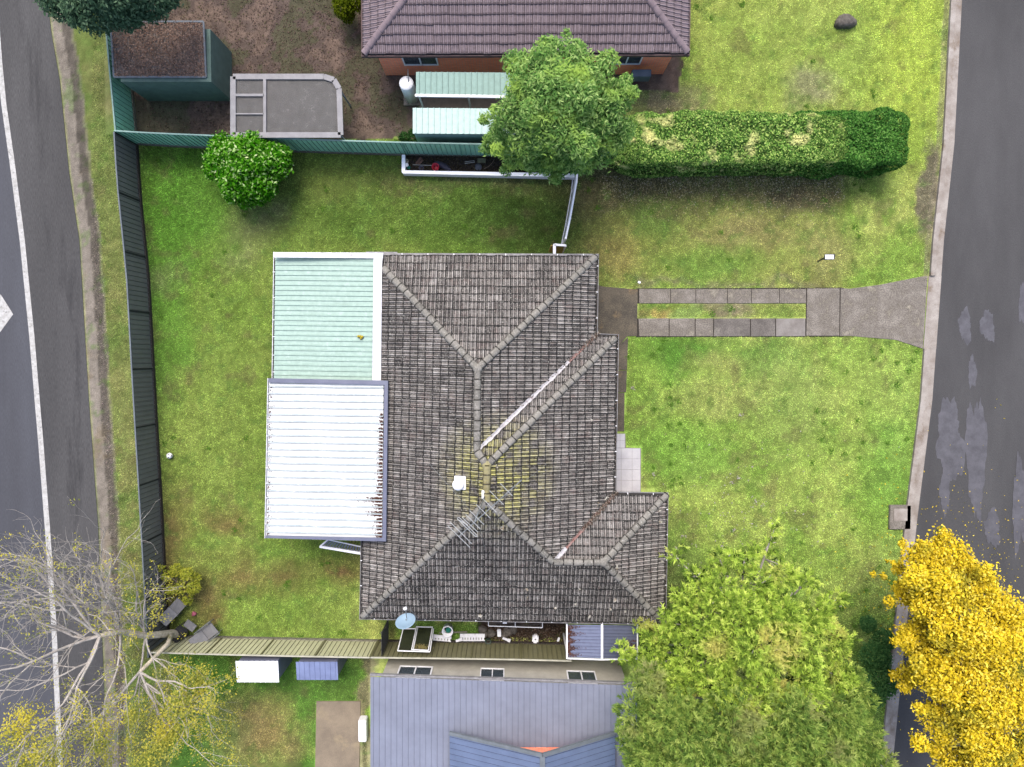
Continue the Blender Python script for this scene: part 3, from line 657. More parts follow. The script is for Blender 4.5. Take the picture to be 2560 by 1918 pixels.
sweep([q('B')+(q('NW')-q('B'))*.004, q('NWc')], [(.02, .0), (.085, .004)], Z0+.05, m=M['gutter'], name='gutter_guard', parent=house)
r_ = random.Random(5)
for a_, c_ in zip(eave[:-1], eave[1:]):
    d = c_-a_; L_ = np.linalg.norm(d); nn = np.array([-d[1], d[0], 0])/L_
    for i in range(int(L_/1.05)):
        p = a_+d*((i+.6)/(L_/1.05)); b = MB(); b.bar(p+nn*.01+np.array([0, 0, .05]), p+nn*.14+np.array([0, 0, .05]), .03, .01); b.build('gutter_bracket', M['white'], gut)
sweep(eave, [(.025, -.045), (.13, -.04)], Z0+.04, m=M['dark'], name='gutter_shade', parent=gut)  # near-black strip paints the shaded gap inside the gutter
# walls, soffit
def inset(pts, o):
    pts = [np.array(p[:2]) for p in pts]; n = len(pts); out = []
    for i in range(n):
        dp = pts[i]-pts[i-1]; dn = pts[(i+1) % n]-pts[i]; dp /= np.linalg.norm(dp); dn /= np.linalg.norm(dn); n1 = np.array([-dp[1], dp[0]]); n2 = np.array([-dn[1], dn[0]]); m_ = n1+n2; m_ = m_/(m_@n1); q_ = pts[i]+m_*o; out.append(np.array([q_[0], q_[1], 0.0]))
    return out
hp = inset([q(k) for k in ('NW', 'H', 'G', 'F', 'E', 'D', 'C', 'B')], .5)
b = MB(); b.prism([p[:2] for p in hp], 0, 2.42); wall = b.build('wall', M['brick'], house)
b = MB(); pts = [p for p in eave[:-1]]+[q('NW')]; sl = [(p[0], p[1]) for p in [q('NW'), q('H'), q('G'), q('F'), q('E'), q('D'), q('C'), q('B')]]; b.prism(sl, 2.43, 2.45); b.build('soffit', M['white'], house)
b = None
def window(a, c, z0, z1, parent, wallz=None):
    a = np.array(a); c = np.array(c); d = (c-a)/np.linalg.norm(c-a); nrm = np.array([d[1], -d[0], 0])
    mid = lambda t, z, o: a+(c-a)*t+nrm*o+np.array([0, 0, z])
    f = MB()
    for t0, t1, y0, y1 in ((0, 1, z0, z0+.06), (0, 1, z1-.06, z1), (0, .04, z0+.06, z1-.06), (.96, 1, z0+.06, z1-.06), (.48, .52, z0+.06, z1-.06)):
        p_ = [mid(t0, y0, .0), mid(t1, y0, .0), mid(t1, y1, .0), mid(t0, y1, .0)]; o_ = [x+nrm*.05 for x in p_]
        f.add(p_+o_, [(0, 1, 2, 3), (7, 6, 5, 4), (0, 4, 5, 1), (1, 5, 6, 2), (2, 6, 7, 3), (3, 7, 4, 0)])
    w_ = f.build('window', M['white'], parent); g_ = MB(); g_.add([mid(.04, z0+.06, .02), mid(.96, z0+.06, .02), mid(.96, z1-.06, .02), mid(.04, z1-.06, .02)], [(0, 1, 2, 3)]); g_.build('pane', M['glass'], w_)
for (i0, t0, t1) in ((1, .2, .4), (1, .6, .75), (2, .3, .6), (4, .15, .35), (4, .6, .8), (7, .3, .45), (7, .7, .85), (0, .1, .2)):
    a_, c_ = hp[i0 % 8], hp[(i0+1) % 8]; window(a_+(c_-a_)*t0, a_+(c_-a_)*t1, 1.0, 2.1, wall)
# mint lean-to roof
def ribroof(name, c4, n, m, parent, rib=.035, rw=.16, over=None, sf=.03):
    """c4: corners p00,p10 (ribs run p0x -> p1x), rows along v. c4=[A,B,C,D]; ribs run A->B and D->C, spaced from A to D"""
    A_, B_, C_, D_ = [np.array(p) for p in c4]; b = MB()
    for i in range(n):
        for (t0, h0, t1, h1, d) in ((0, 0, .5-rw/2-sf, 0, 0), (.5-rw/2-sf, 0, .5-rw/2, rib, .9 if i % 5 else 1.3), (.5-rw/2, rib, .5+rw/2, rib, .0), (.5+rw/2, rib, .5+rw/2+sf, 0, .9), (.5+rw/2+sf, 0, 1, 0, 0)):  # rib sides get a darker colour, painted rib shading
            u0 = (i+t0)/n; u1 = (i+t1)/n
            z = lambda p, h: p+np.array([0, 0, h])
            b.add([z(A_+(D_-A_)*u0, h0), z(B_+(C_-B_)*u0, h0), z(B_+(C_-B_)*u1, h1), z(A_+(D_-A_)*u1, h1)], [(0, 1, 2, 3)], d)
    me = b.mesh(name)
    if sum(p.normal.z for p in me.polygons) < 0: me.flip_normals()
    return link_mesh(name, me, m, parent)
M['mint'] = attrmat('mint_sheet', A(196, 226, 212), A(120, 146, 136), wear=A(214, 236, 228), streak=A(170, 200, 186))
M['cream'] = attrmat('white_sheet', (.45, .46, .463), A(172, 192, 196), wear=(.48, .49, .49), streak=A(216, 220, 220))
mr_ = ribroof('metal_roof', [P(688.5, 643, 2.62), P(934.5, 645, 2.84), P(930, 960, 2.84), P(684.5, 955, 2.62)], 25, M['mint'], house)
b = MB(); b.slab([P(683, 630.5, 2.90), P(958, 632, 2.93), P(957, 646, 2.93), P(683, 643.5, 2.90)], .05)
b.slab([P(934, 646.3, 2.93), P(955, 646.3, 2.95), P(952, 960, 2.95), P(930.5, 960, 2.93)], .05); b.build('flashing', M['whitew'], mr_)
b = MB(); b.prism([P(x, y)[:2] for x, y in [(735, 690), (912, 690), (912, 900), (732, 900)]][::-1], 0, 2.4); b.build('wall', M['brick'], house)
sweep([P(683.5, 630, 2.6), P(679, 958, 2.6)], [(0, -.1), (0, 0), (.025, 0), (.025, -.09), (.12, -.09), (.12, -.01)], 2.6, m=M['whitew'], name='gutter', parent=house)
sweep([P(683.5, 646, 2.6), P(679, 958, 2.6)], [(.025, -.02), (.13, -.02)], 2.6, m=M['dark'], name='gutter_shade', parent=house)  # same painted dark gap along the lean-to gutter
for y in (680, 744, 800, 842, 888, 930): b = MB(); b.bar(P(682, y, 2.63), P(687, y, 2.63), .025, .01); b.build('gutter_bracket', M['white'], house)
b = MB(); b.slab([P(915, 629, 2.5), P(993, 630, 2.5), P(993, 633, 2.5), P(915, 632, 2.5)], .05); b.build('trim', M['gutter'], house)

# white patio cover
pt = thing('patio_cover', 'flat white ribbed patio cover with blue grey edging behind the house', 'patio cover', P(818, 1150))
zE, zW = 3.18, 3.0
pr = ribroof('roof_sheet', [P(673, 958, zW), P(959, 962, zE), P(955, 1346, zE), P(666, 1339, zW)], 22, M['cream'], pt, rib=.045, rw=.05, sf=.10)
b = MB(); b.slab([P(670, 946, zW+.09), P(970, 952, zE+.09), P(960.5, 962.5, zE+.09), P(672, 957, zW+.09)], .16)
b.slab([P(970, 952, zE+.09), P(965, 1354, zE+.09), P(956, 1345.5, zE+.09), P(960.5, 962.5, zE+.09)], .16)
b.slab([P(662, 1345.5, zW+.09), P(666, 1339.5, zW+.09), P(956, 1345.5, zE+.09), P(965, 1354, zE+.09)], .16); b.build('flashing', M['flash'], pt)
sweep([P(669, 946, zW), P(661.5, 1346, zW)], [(0, -.1), (0, 0), (.025, 0), (.025, -.09), (.12, -.09), (.12, -.01)], zW+.02, m=M['whitew'], name='gutter', parent=pt)
for y in (985, 1010, 1046, 1062, 1090, 1130, 1170, 1208, 1245, 1293, 1310): b = MB(); b.bar(P(668.5-(y-946)*.018, y, zW+.04), P(673-(y-946)*.018, y, zW+.04), .025, .01); b.build('gutter_bracket', M['white'], pt)
for x, y in ((680, 960), (675, 1145), (672, 1325)):
    b = MB(); p = P(x, y, zW); b.box((p[0], p[1], 0), .09, .09, zW-.05); b.build('post', M['white'], pt)
b = MB(); b.slab([P(690, 975, .06), P(930, 975, .06), P(930, 1310, .06), P(690, 1310, .06)], .06); b.build('floor', M['conc'], pt)

# leaf flakes helper
def flakes(name, pts, nrm, size, m, parent=None, smin=.6, asp=.5):
    n = len(pts); pts = np.asarray(pts, float); a = unit(rng.normal(size=(n, 3))); nn = unit(np.asarray(nrm)+rng.normal(0, .35, (n, 3))); a = unit(a-nn*(a*nn).sum(-1, keepdims=True)); b_ = np.cross(nn, a)
    s = (size*rng.uniform(smin, 1.4, n))[:, None]
    V_ = np.stack([pts-a*s, pts+b_*s*asp, pts+a*s, pts-b_*s*asp], 1).reshape(-1, 3)
    return npmesh(name, V_, np.arange(4*n).reshape(-1, 4), m, parent, rnd=rng.random(n))
M['litter'] = leafmat('leaf_litter', [A(60, 42, 36), A(110, 74, 62), A(130, 96, 84), A(80, 58, 52)], transl=.05)
M['pale'] = leafmat('pale_leaves', [A(190, 186, 170), A(214, 210, 200), A(170, 150, 120)], transl=.1)
M['yel'] = leafmat('yellow_litter', [A(216, 206, 150), A(190, 176, 110), A(230, 222, 196), A(150, 120, 84)], transl=.1)
pp = []
for i in range(4, 22):
    k = {16: 3.2, 17: 1.6, 18: 2.4}.get(i, .5+i*.045); y = 962+(i+.5)*(384/22)
    for _ in range(int(110*k)):
        x = 958-(y-962)*.011-abs(rng.normal(0, 6*k)); pp.append(P(x, y-8.7+rng.uniform(2, 15), zE+.012+(x-955)*.0006))
for _ in range(260):
    y = rng.uniform(965, 1338); x = 674-(y-958)*.018+abs(rng.normal(0, 5)); pp.append(P(x, y, zW+.015))
flakes('leaf_litter', pp, (0, 0, 1), .028, M['litter'], pt)
# roof litter (valley 2, gutters, scattered)
def roofz(x, y):                      # height of the tile roof at xy: min over planes is enough near valleys
    return None
def onroof(px_, py_, lines):
    z = 3.0
    for _ in range(4):
        p = P(px_, py_, z); z = Z0+.11+TANP*dline(p, E[LNS[lines][0]], E[LNS[lines][1]])
    return P(px_, py_, z)
pp = []
for _ in range(520):
    t = rng.uniform(0, .55)**1.0; p = q('E')+(q('R5')-q('E'))*t+np.array([rng.normal(0, .055), rng.normal(0, .055), .13]); pp.append(p)
for _ in range(150):
    t = rng.uniform(0, .14); p = q('C')+(q('R2')-q('C'))*t+np.array([rng.normal(0, .05), rng.normal(0, .05), .12]); pp.append(p)
for a_, c_, n_ in ((q('H'), q('G'), 700), (q('F'), q('G'), 260), (q('D'), q('E'), 160), (q('B'), q('C'), 60)):
    nn = np.array([-(c_-a_)[1], (c_-a_)[0], 0]); nn = nn/np.linalg.norm(nn)*(1 if a_ is q('H') or 1 else 1)
    if np.dot(nn, (Rp['R4']-a_)) < 0: nn = -nn
    for _ in range(n_): pp.append(a_+(c_-a_)*rng.random()+nn*rng.uniform(.03, .13)+np.array([0, 0, -.0+rng.uniform(0, .05)]))
flakes('leaf_litter', pp, (0, 0, 1), .03, leafmat('valley_leaves', [A(170, 150, 135), A(110, 90, 76), A(60, 52, 46), A(200, 192, 180)], transl=.05), house)
pp = [onroof(x, y, l) for x, y, l in ((1316, 1494, 'S'), (1318, 1475, 'S'), (1390, 1521, 'S'), (1438, 1514, 'S'), (1474, 1542, 'S'), (1526, 1525, 'S'), (1564, 1529, 'S'), (1536, 1502, 'S'), (1448, 1474, 'S'), (1542, 1418, 'E3'), (1650, 1277, 'E3'), (1652, 1305, 'E3'), (1655, 1405, 'E3'), (1660, 1440, 'E3'), (1258, 1318, 'S'), (1255, 1322, 'S'), (1481, 1051, 'E2'), (1240, 1166, 'E2'), (1200, 1540, 'S'), (1497, 1290, 'E2'), (1495, 1260, 'E2'), (1516, 1245, 'E2'))]
pp = [p+rng.normal(0, .03, 3)*np.array([1, 1, .0]) for p in pp for _ in range(5)]
tag(flakes('fallen_leaves', pp, (0, 0, 1), .055, M['pale']), 'pale dead leaves lying scattered on the dark tile roof', 'leaves', kind='stuff')

# roof ventilator (white dome)
def obj1(name, label, cat, b, m, **kw):
    o = b.build(name, m, **kw); tag(o, label, cat); return o
vt = onroof(1149, 1209, 'W')
rv = thing('roof_vent', 'round white dome vent on a square base beside the ridge', 'roof vent', vt)
b = MB(); b.box((vt[0]+.02, vt[1]+.03, vt[2]-.12), .44, .52, .2); b.build('base', M['white'], rv, bevel=.01)
b = MB(); b.lathe((vt[0]-.04, vt[1]-.02, vt[2]+.05), [(.2, 0), (.225, .06), (.225, .12), (.2, .16), (.12, .21), (.03, .225)], 24); b.build('dome', M['white'], rv, smooth=True)
# antenna
ab = np.array(Rp['R4'])*0+P(1213, 1238, 4.75)
an = thing('tv_antenna', 'silver television antenna with many rods on a mast tied with guy wires', 'antenna', ab)
b = MB(); c = P(1213, 1236, 4.72); b.box((c[0], c[1], c[2]-.03), .26, .3, .08); b.build('base_plate', M['white'], an)
top = P(1187, 1303, 6.6); b = MB(); b.tube([P(1212, 1240, 4.75), top], .028, 8); b.build('mast', M['galv'], an, smooth=True)
bm0, bm1 = P(1146, 1342, 6.65), P(1304, 1200, 6.65)
b = MB(); b.bar(bm0, bm1, .03, .03); b.build('boom', M['galv'], an)
rodz = 6.68; b = MB()
for (x0, y0, x1, y1) in ((1119, 1314, 1175, 1369), (1125, 1305, 1179, 1359), (1155, 1293, 1195, 1331), (1164, 1286, 1201, 1323), (1174, 1277, 1210, 1312), (1190, 1261, 1226, 1296), (1206, 1246, 1241, 1281), (1224, 1227, 1259, 1262), (1250, 1208, 1281, 1240)):
    b.tube([P(x0, y0, rodz), P(x1, y1, rodz)], .012, 6)
b.tube([P(x, y, rodz) for x, y in ((1170, 1313), (1143, 1298), (1144, 1295), (1148, 1294), (1150, 1296), (1192, 1338), (1193, 1341), (1191, 1342), (1188, 1341), (1143, 1297))], .013, 6)
b.build('rod', mat('alu_rod', A(205, 208, 208), A(190, 194, 196), fine=0), an)
b = MB()
gp = P(1194, 1297, 6.0)
for t_ in (onroof(1072, 1158, 'W'), onroof(1370, 1157, 'E2'), onroof(1214, 1380, 'S')): b.tube([gp, t_], .006, 4)
b.build('guy_wire', M['galv'], an)
# satellite dish
dp = P(1015, 1557, 3.3)
sdh = thing('satellite_dish', 'pale blue oval satellite dish on the gutter at the back corner', 'satellite dish', dp)
b = MB(); prof = [(.001, 0)]+[(.41*t, .09*t*t) for t in (.25, .5, .75, 1.0)]+[(.415, .1), (.40, .105)]+[(.39*t, .105*t*t-.0+.004) for t in (.75, .5, .25, .01)]
b.lathe((0, 0, 0), [(r_, z) for r_, z in prof], 32); 
me = b.mesh('reflector', smooth=True); rot = Matrix.Rotation(R(64), 4, Vector((-1, -.18, 0)).normalized())
me.transform(Matrix.Translation(Vector(dp)) @ rot); M['dish'] = mat('dish_paint', A(168, 196, 218), A(158, 188, 212), scale=2, fine=.03, rough=.5)
link_mesh('reflector', me, M['dish'], sdh)
b = MB(); f = P(1013, 1521, 3.75); b.tube([P(1017, 1545, 3.3), f], .018, 6); b.tube([P(1024, 1522, 3.6), P(1045, 1545, 3.2), P(1037, 1565, 2.9)], .009, 5); b.build('feed_arm', M['galv'], sdh)
b = MB(); b.box((f[0], f[1], f[2]-.04), .13, .1, .1, .4); b.build('feed_horn', M['white'], sdh, bevel=.01)
b = MB(); b.tube([(dp[0], dp[1]+.1, dp[2]-.05), P(1015, 1543, 2.75), P(1015, 1535, 2.5)], .025, 6); b.build('bracket', M['galv'], sdh)
# yellow toy on mint roof
p = P(901, 843, 2.84); b = MB()
for dx, dy in ((-.07, .03), (0, .03), (.03, -.05), (.08, .01)): b.lathe((p[0]+dx, p[1]+dy, p[2]), [(.02, 0), (.05, .02), (.055, .05), (.03, .08), (.005, .085)], 10)
obj1('toy', 'small crumpled yellow toy lying on the mint metal roof', 'toy', b, mat('yellow_toy', A(226, 206, 60), A(160, 130, 20), scale=12, fine=.2), smooth=True)
# slatted screen
sc = thing('slatted_screen', 'white slatted metal screen jutting out below the white patio cover', 'screen', P(850, 1370))
def zz(t): return 1.9
A4 = [P(820, 1349, 2.0), P(903, 1367, 2.0), P(903, 1383, 2.0), P(800, 1366, 2.0)]
b = MB(); b.bar(A4[0], A4[1], .04, .05); b.bar(A4[3], A4[2], .10, .12); b.bar(A4[0], A4[3], .05, .1); b.bar(A4[1], A4[2], .05, .05); b.build('frame', M['white'], sc)
b = MB()
for i in range(13):
    t = (i+.7)/13.6; p0 = m2(A4[0], A4[1], t); p1 = m2(A4[3], A4[2], t); b.bar(p0, p1, .055, .012, up=(.5, 0, 1))
b.build('slat', M['flash'], sc)
for t in (.05, .95): b = MB(); p0 = m2(A4[3], A4[2], t); b.box((p0[0], p0[1], 0), .05, .05, 1.85); b.build('leg', M['white'], sc)

# ------------------------------------------------------------------ fences
def fencerun(name, label, pts, h, mats, post=2.37, group='ribbed steel fences round the yards', sheetgap=.205, inside=1, plinth=True):
    """pts: ground pixel points of the base"""
    W3 = [P(x, y) for x, y in pts]; rt = thing(name, label, 'fence', W3[0], group)
    # resample
    seg = [np.linalg.norm(W3[i+1]-W3[i]) for i in range(len(W3)-1)]; L_ = sum(seg)
    def at(s):
        for i, l in enumerate(seg):
            if s <= l or i == len(seg)-1: return W3[i]+(W3[i+1]-W3[i])*(s/l), (W3[i+1]-W3[i])/l
            s -= l
    n = int(L_/sheetgap); b = MB(); vs = []; ds = []
    prof = ((0, .0), (.16, .0), (.22, .03), (.34, .03), (.40, 0))
    base = .16 if plinth else .03
    pl = []
    for i in range(n):
        for (t, o) in prof:
            p, d = at((i+t)*L_/n); nn = np.array([-d[1], d[0], 0])*inside; pl.append((p+nn*(o-.015), d))
    p, d = at(L_); pl.append((p, d))
    for p, d in pl: vs += [(p[0], p[1], base), (p[0], p[1], h)]
    for i in range(len(pl)-1): b.f.append((2*i, 2*i+2, 2*i+3, 2*i+1)); b.d.append(.9 if i % 5 in (1, 3) else (.0))  # rib sides darkened: their shading painted into the colour
    b.v = [tuple(map(float, v_)) for v_ in vs]; b.build('panel', mats[0], rt)
    np_ = max(1, round(L_/post))
    for i in range(np_+1):
        p, d = at(min(L_, i*L_/np_)); c = MB(); c.box((p[0], p[1], 0), .06, .06, h+.0, math.atan2(d[1], d[0])); c.build('post', mats[1], rt)
    c = MB(); ns = max(2, np_*2); q0 = [at(L_*i/ns)[0] for i in range(ns+1)]
    for a_, c_ in zip(q0[:-1], q0[1:]): c.bar(a_+np.array([0, 0, h+.005]), c_+np.array([0, 0, h+.005]), .055, .05)
    c.build('top_rail', mats[2], rt)
    if plinth:
        c = MB()
        for a_, c_ in zip(q0[:-1], q0[1:]): c.bar(a_+np.array([0, 0, .08]), c_+np.array([0, 0, .08]), .075, .18)
        c.build('plinth', mats[3], rt)
    return rt
M['teal'] = attrmat('teal_steel', A(132, 184, 158, 2.3), A(76, 112, 98, 1.4), nscale=2)
M['teald'] = mat('teal_post', A(116, 168, 146, 1.9), scale=3, fine=.05); M['tealt'] = mat('teal_rail', A(170, 205, 196), scale=3, fine=.05)
M['char'] = attrmat('charcoal_steel', A(100, 99, 96, 2.3), A(52, 50, 48, 1.3), nscale=2)
M['chard'] = mat('charcoal_post', A(50, 52, 54), scale=3, fine=.05); M['chart'] = mat('grey_rail', A(132, 140, 148), scale=3, fine=.05)
M['crm'] = attrmat('olive_steel', A(204, 204, 166, 1.2), A(128, 124, 90), nscale=2); M['crm2'] = attrmat('olive_dirty_steel', A(112, 110, 82, 1.7), A(72, 70, 50, 1.3), nscale=2)
M['crmd'] = mat('olive_post', A(130, 128, 88), scale=3, fine=.05); M['crmt'] = mat('cream_rail', A(226, 224, 204), scale=3, fine=.05)
M['timb'] = mat('plinth_timber', A(150, 148, 132), A(118, 112, 100), scale=5, bscale=30, fine=.2)
M['timbd'] = mat('plinth_dark', A(78, 70, 64), A(60, 54, 50), scale=5, bscale=30, fine=.2)
fencerun('steel_fence', 'teal ribbed steel fence along the top edge of the back lawn', [(346, 361), (440, 367), (520, 370), (780, 381), (1004, 388), (1140, 391), (1250, 393), (1560, 397)], 1.8, (M['teal'], M['teald'], M['tealt'], M['timb']), inside=-1)
fencerun('steel_fence', 'long charcoal ribbed steel fence beside the road at the back', [(345, 364), (352, 480), (374, 700), (388, 960), (402, 1200), (412, 1380), (424, 1600)], 1.8, (M['char'], M['chard'], M['chart'], M['timbd']))
fencerun('steel_fence', 'teal steel fence running up from the corner along the neighbouring dirt yard', [(345, 360), (330, 200), (318, 60), (305, -60)], 1.7, (M['teal'], M['teald'], M['tealt'], M['timb']), inside=-1)
fencerun('steel_fence', 'pale olive ribbed steel fence along the bottom of the back lawn', [(430, 1588), (600, 1593), (780, 1597), (945, 1600)], 1.8, (M['crm'], M['crmd'], M['crmt'], M['timb']))
fencerun('steel_fence', 'dirty dark olive steel fence along the narrow side passage', [(947, 1600), (1180, 1603), (1300, 1605), (1420, 1608)], 1.8, (M['crm2'], M['crmd'], M['crmt'], M['timbd']))
# white side fence, curved
fr = thing('side_fence', 'curved white panel fence between back yard and front lawn', 'fence', P(1428, 500))
cur = [(1436, 400), (1436, 440), (1432, 480), (1425, 520), (1417, 565), (1407, 612)]
b = MB()
for a_, c_ in zip(cur[:-1], cur[1:]): b.bar(P(*a_)+np.array([0, 0, .95]), P(*c_)+np.array([0, 0, .95]), .03, 1.5)
b.build('panel', M['whitew'], fr)
b = MB()
for a_, c_ in zip(cur[:-1], cur[1:]): b.bar(P(*a_)+np.array([0, 0, 1.72]), P(*c_)+np.array([0, 0, 1.72]), .07, .05)
b.build('top_rail', M['white'], fr); b = MB()
for a_, c_ in zip(cur[:-1], cur[1:]): b.bar(P(*a_)+np.array([-.07, 0, .12]), P(*c_)+np.array([-.07, 0, .12]), .04, .1)
b.build('bottom_rail', M['white'], fr)
for x, y in cur[::2]+[cur[-1]]:
    b = MB(); p = P(x, y); b.box((p[0], p[1], 0), .08, .08, 1.75); b.build('post', M['white'], fr)
gt = thing('side_gate', 'white framed gate with yellow panel between side fence and house', 'gate', P(1395, 625))
b = MB(); g0, g1, g2, g3 = P(1386, 612, 1.75), P(1414, 614, 1.75), P(1386, 640, 1.75), P(1412, 636, 1.75)
b.bar(g0, g1, .09, .07); b.bar(g0, g2, .12, .07)
for p in (g0, g1): b.box((p[0], p[1], 0), .08, .08, 1.72)
b.build('frame', M['white'], gt); b = MB(); b.add([P(1388, 616, 1.5), P(1412, 617, 1.5), P(1405, 633, .2), P(1390, 633, .2)], [(0, 1, 2, 3)]); b.bar(P(1380, 630, .9), P(1386, 614, 1.7), .04, .3)
b.build('panel', mat('yellow_board', A(206, 178, 96), A(176, 148, 70), scale=6, stretch=(1, .2, 1)), gt)

# garden bed
bd = thing('garden_bed', 'long garden bed with a thick white wall against the teal fence', 'garden bed', P(1210, 430))
M['bedw'] = mat('bed_paint', (.8, .8, .82), (.7, .7, .76), scale=2, bscale=20, fine=.05, stretch=(.3, 3, 1), rough=.6)
zb = .42
def wallprism(pl, z, th): 
    b = MB(); b.prism([P(x, y, z)[:2] for x, y in pl], 0, z); return b
b = wallprism([(1004.5, 387), (1012.5, 387), (1013, 426), (1440, 434), (1440, 443.5), (1008, 433.5), (1004, 430)], zb, 0)
me = b.mesh('wall'); bm = bmesh.new(); bm.from_mesh(me); bmesh.ops.recalc_face_normals(bm, faces=bm.faces); bm.to_mesh(me); bm.free(); link_mesh('wall', me, M['bedw'], bd)
b = MB(); b.prism([P(x, y, .2)[:2] for x, y in ((1013, 390), (1013, 427), (1440, 435), (1440, 396))][::-1], 0, .2); b.build('soil', mat('bed_soil', A(60, 50, 44), A(38, 32, 28), scale=6, bscale=25, fine=.4, bump=.8), bd)
pp = [P(rng.uniform(1014, 1436), rng.uniform(391, 429), .22+rng.uniform(0, .05)) for _ in range(2600)]
tag(flakes('leaf_litter', pp, (0, 0, 1), .03, leafmat('bed_mulch', [A(30, 26, 24), A(60, 50, 40), A(84, 74, 50), A(120, 110, 90)], transl=.05)), 'dark leaf mulch filling the white walled garden bed', 'mulch', kind='stuff')
def lump(name, label, cat, px_, py_, z, r_, h_, m, sx=1, sy=1, seed=0, n=14, ang=0):
    rr = random.Random(seed); b = MB(); c = P(px_, py_, z); prof = [(1, 0), (1.02, .4), (.9, .75), (.55, .95), (.05, 1)]; vs = []
    for pr_, pz in prof:
        for j in range(n):
            t = 2*math.pi*j/n; k = pr_*(1+.12*math.sin(3*t+seed)+rr.uniform(-.05, .05)); x, y = r_*sx*k*math.cos(t), r_*sy*k*math.sin(t)
            vs.append((c[0]+x*math.cos(ang)-y*math.sin(ang), c[1]+x*math.sin(ang)+y*math.cos(ang), z+h_*pz))
    b.add(vs, [(i*n+j, i*n+(j+1) % n, (i+1)*n+(j+1) % n, (i+1)*n+j) for i in range(len(prof)-1) for j in range(n)]+[tuple(range((len(prof)-1)*n, len(prof)*n))])
    o = b.build(name, m, smooth=True); tag(o, label, cat, 'rocks in the side passage' if name == 'rock' and cat == 'rock' and py_ > 1000 else None); return o
lump('tarpaulin', 'dark slate tarpaulin bundle lying in the garden bed', 'tarpaulin', 1108, 416, .2, .42, .2, mat('slate_cloth', A(74, 72, 90), A(56, 54, 70), scale=8, bscale=12, bump=.6), sx=1, sy=.3, seed=3, ang=-.45)
b = MB(); p = P(1090, 421, .2); b.lathe(p, [(.13, 0), (.16, .25), (.165, .26), (.15, .26), (.12, .05), (.02, .045)], 16)
obj1('bucket', 'bright red bucket standing in the garden bed', 'bucket', b, mat('red_plastic', A(236, 60, 84), A(220, 46, 70), scale=3, fine=.05, rough=.4), smooth=True)
b = MB(); p = P(1196, 418, .22); b.lathe(p, [(.15, 0), (.155, .03), (.14, .045), (.05, .05), (.01, .052)], 20)
obj1('round_lid', 'round grey lid lying on the garden bed mulch', 'lid', b, mat('lid_grey', A(104, 108, 120), A(84, 88, 98), scale=6, fine=.2), smooth=True)
b = MB(); b.bar(P(1040, 410, .26), P(1053, 394, .3), .09, .03); 
obj1('timber_board', 'left of two short brown boards in the garden bed', 'board', b, mat('old_board', A(130, 98, 82), A(104, 76, 64), scale=8))
b = MB(); b.bar(P(1046, 411, .28), P(1057, 400, .32), .09, .03); obj1('timber_board', 'right of two short brown boards in the garden bed', 'board', b, bpy.data.materials['old_board'])
b = MB(); p = P(1204, 402, .23); b.box(p, .36, .2, .04, -.03); obj1('stepping_stone', 'mossy square paver in the garden bed', 'paver', b, mat('mossy_stone', A(126, 128, 100), A(98, 98, 78), scale=8), bevel=.008)
b = MB(); b.bar(P(1162, 405, .3), P(1185, 402, .3), .025, .02); b.bar(P(1162, 409, .3), P(1185, 406, .3), .025, .02); b.bar(P(1185, 401, .3), P(1186, 407, .3), .025, .02)
obj1('metal_frame', 'small pale U shaped metal frame in the garden bed', 'frame', b, M['galv'])
b = MB(); b.tube([P(1210, 422, .28), P(1222, 416, .35), P(1231, 407, .4), P(1236, 398, .45)], [.012, .012, .01, .006], 5); obj1('fallen_stick', 'bent pale stick in the garden bed beside the overhanging tree', 'stick', b, mat('stick_bark', A(150, 130, 115), fine=.1))
b = MB(); b.bar(P(1032, 412, .27), P(1080, 414, .27), .02, .02); obj1('pole', 'thin pale pole lying across the garden bed', 'pole', b, M['galv'])
b = MB(); p = P(1017, 415, .2); b.box(p, .17, .14, .2, .1); obj1('planter_pot', 'square white pot in the left end of the garden bed', 'pot', b, M['white'], bevel=.02)
b = MB(); p = P(1023, 421, .2); b.lathe(p, [(.05, 0), (.07, .12), (.075, .13), (.06, .13), (.02, .03)], 14); obj1('planter_pot', 'small teal pot beside the white one in the garden bed', 'pot', b, mat('teal_plastic', A(40, 140, 120), fine=.05), smooth=True)
b = MB(); p = P(1016, 404, .2); b.lathe(p, [(.1, 0), (.11, .05), (.08, .09), (.07, .06), (.01, .05)], 14); obj1('ring_ornament', 'pale round ornament in the left corner of the garden bed', 'ornament', b, mat('orn', A(226, 220, 200), A(190, 176, 150), fine=.1), smooth=True)
b = MB(); p = P(1054, 422, .2); b.lathe(p, [(.09, 0), (.11, .1), (.115, .11), (.1, .11), (.07, .03), (.01, .03)], 14); obj1('planter_pot', 'dark grey pot next to the white wall of the garden bed', 'pot', b, mat('grey_pot', A(96, 94, 110), fine=.1), smooth=True)

# ------------------------------------------------------------------ side passage
b = MB(); p = P(1121, 1569, 0); b.lathe((p[0], p[1], 0), [(.2, 0), (.225, .02), (.245, .42), (.255, .45), (.235, .47), (.195, .44), (.18, .1), (.02, .09)], 28)
pot = thing('planter_tub', 'round white tub with something teal inside near the satellite dish', 'tub', (p[0], p[1], 0)); b.build('tub', M['white'], pot, smooth=True)
b = MB(); b.lathe((p[0]+.02, p[1]-.02, .12), [(.08, 0), (.13, .1), (.12, .15), (.02, .14)], 9); b.build('bag', mat('teal_bag', A(30, 140, 120), A(20, 110, 96), scale=8, bump=.4), pot)
b = MB(); b.lathe((p[0], p[1], .1), [(.178, 0), (.02, .01)], 20); b.build('water', M['dark'], pot)
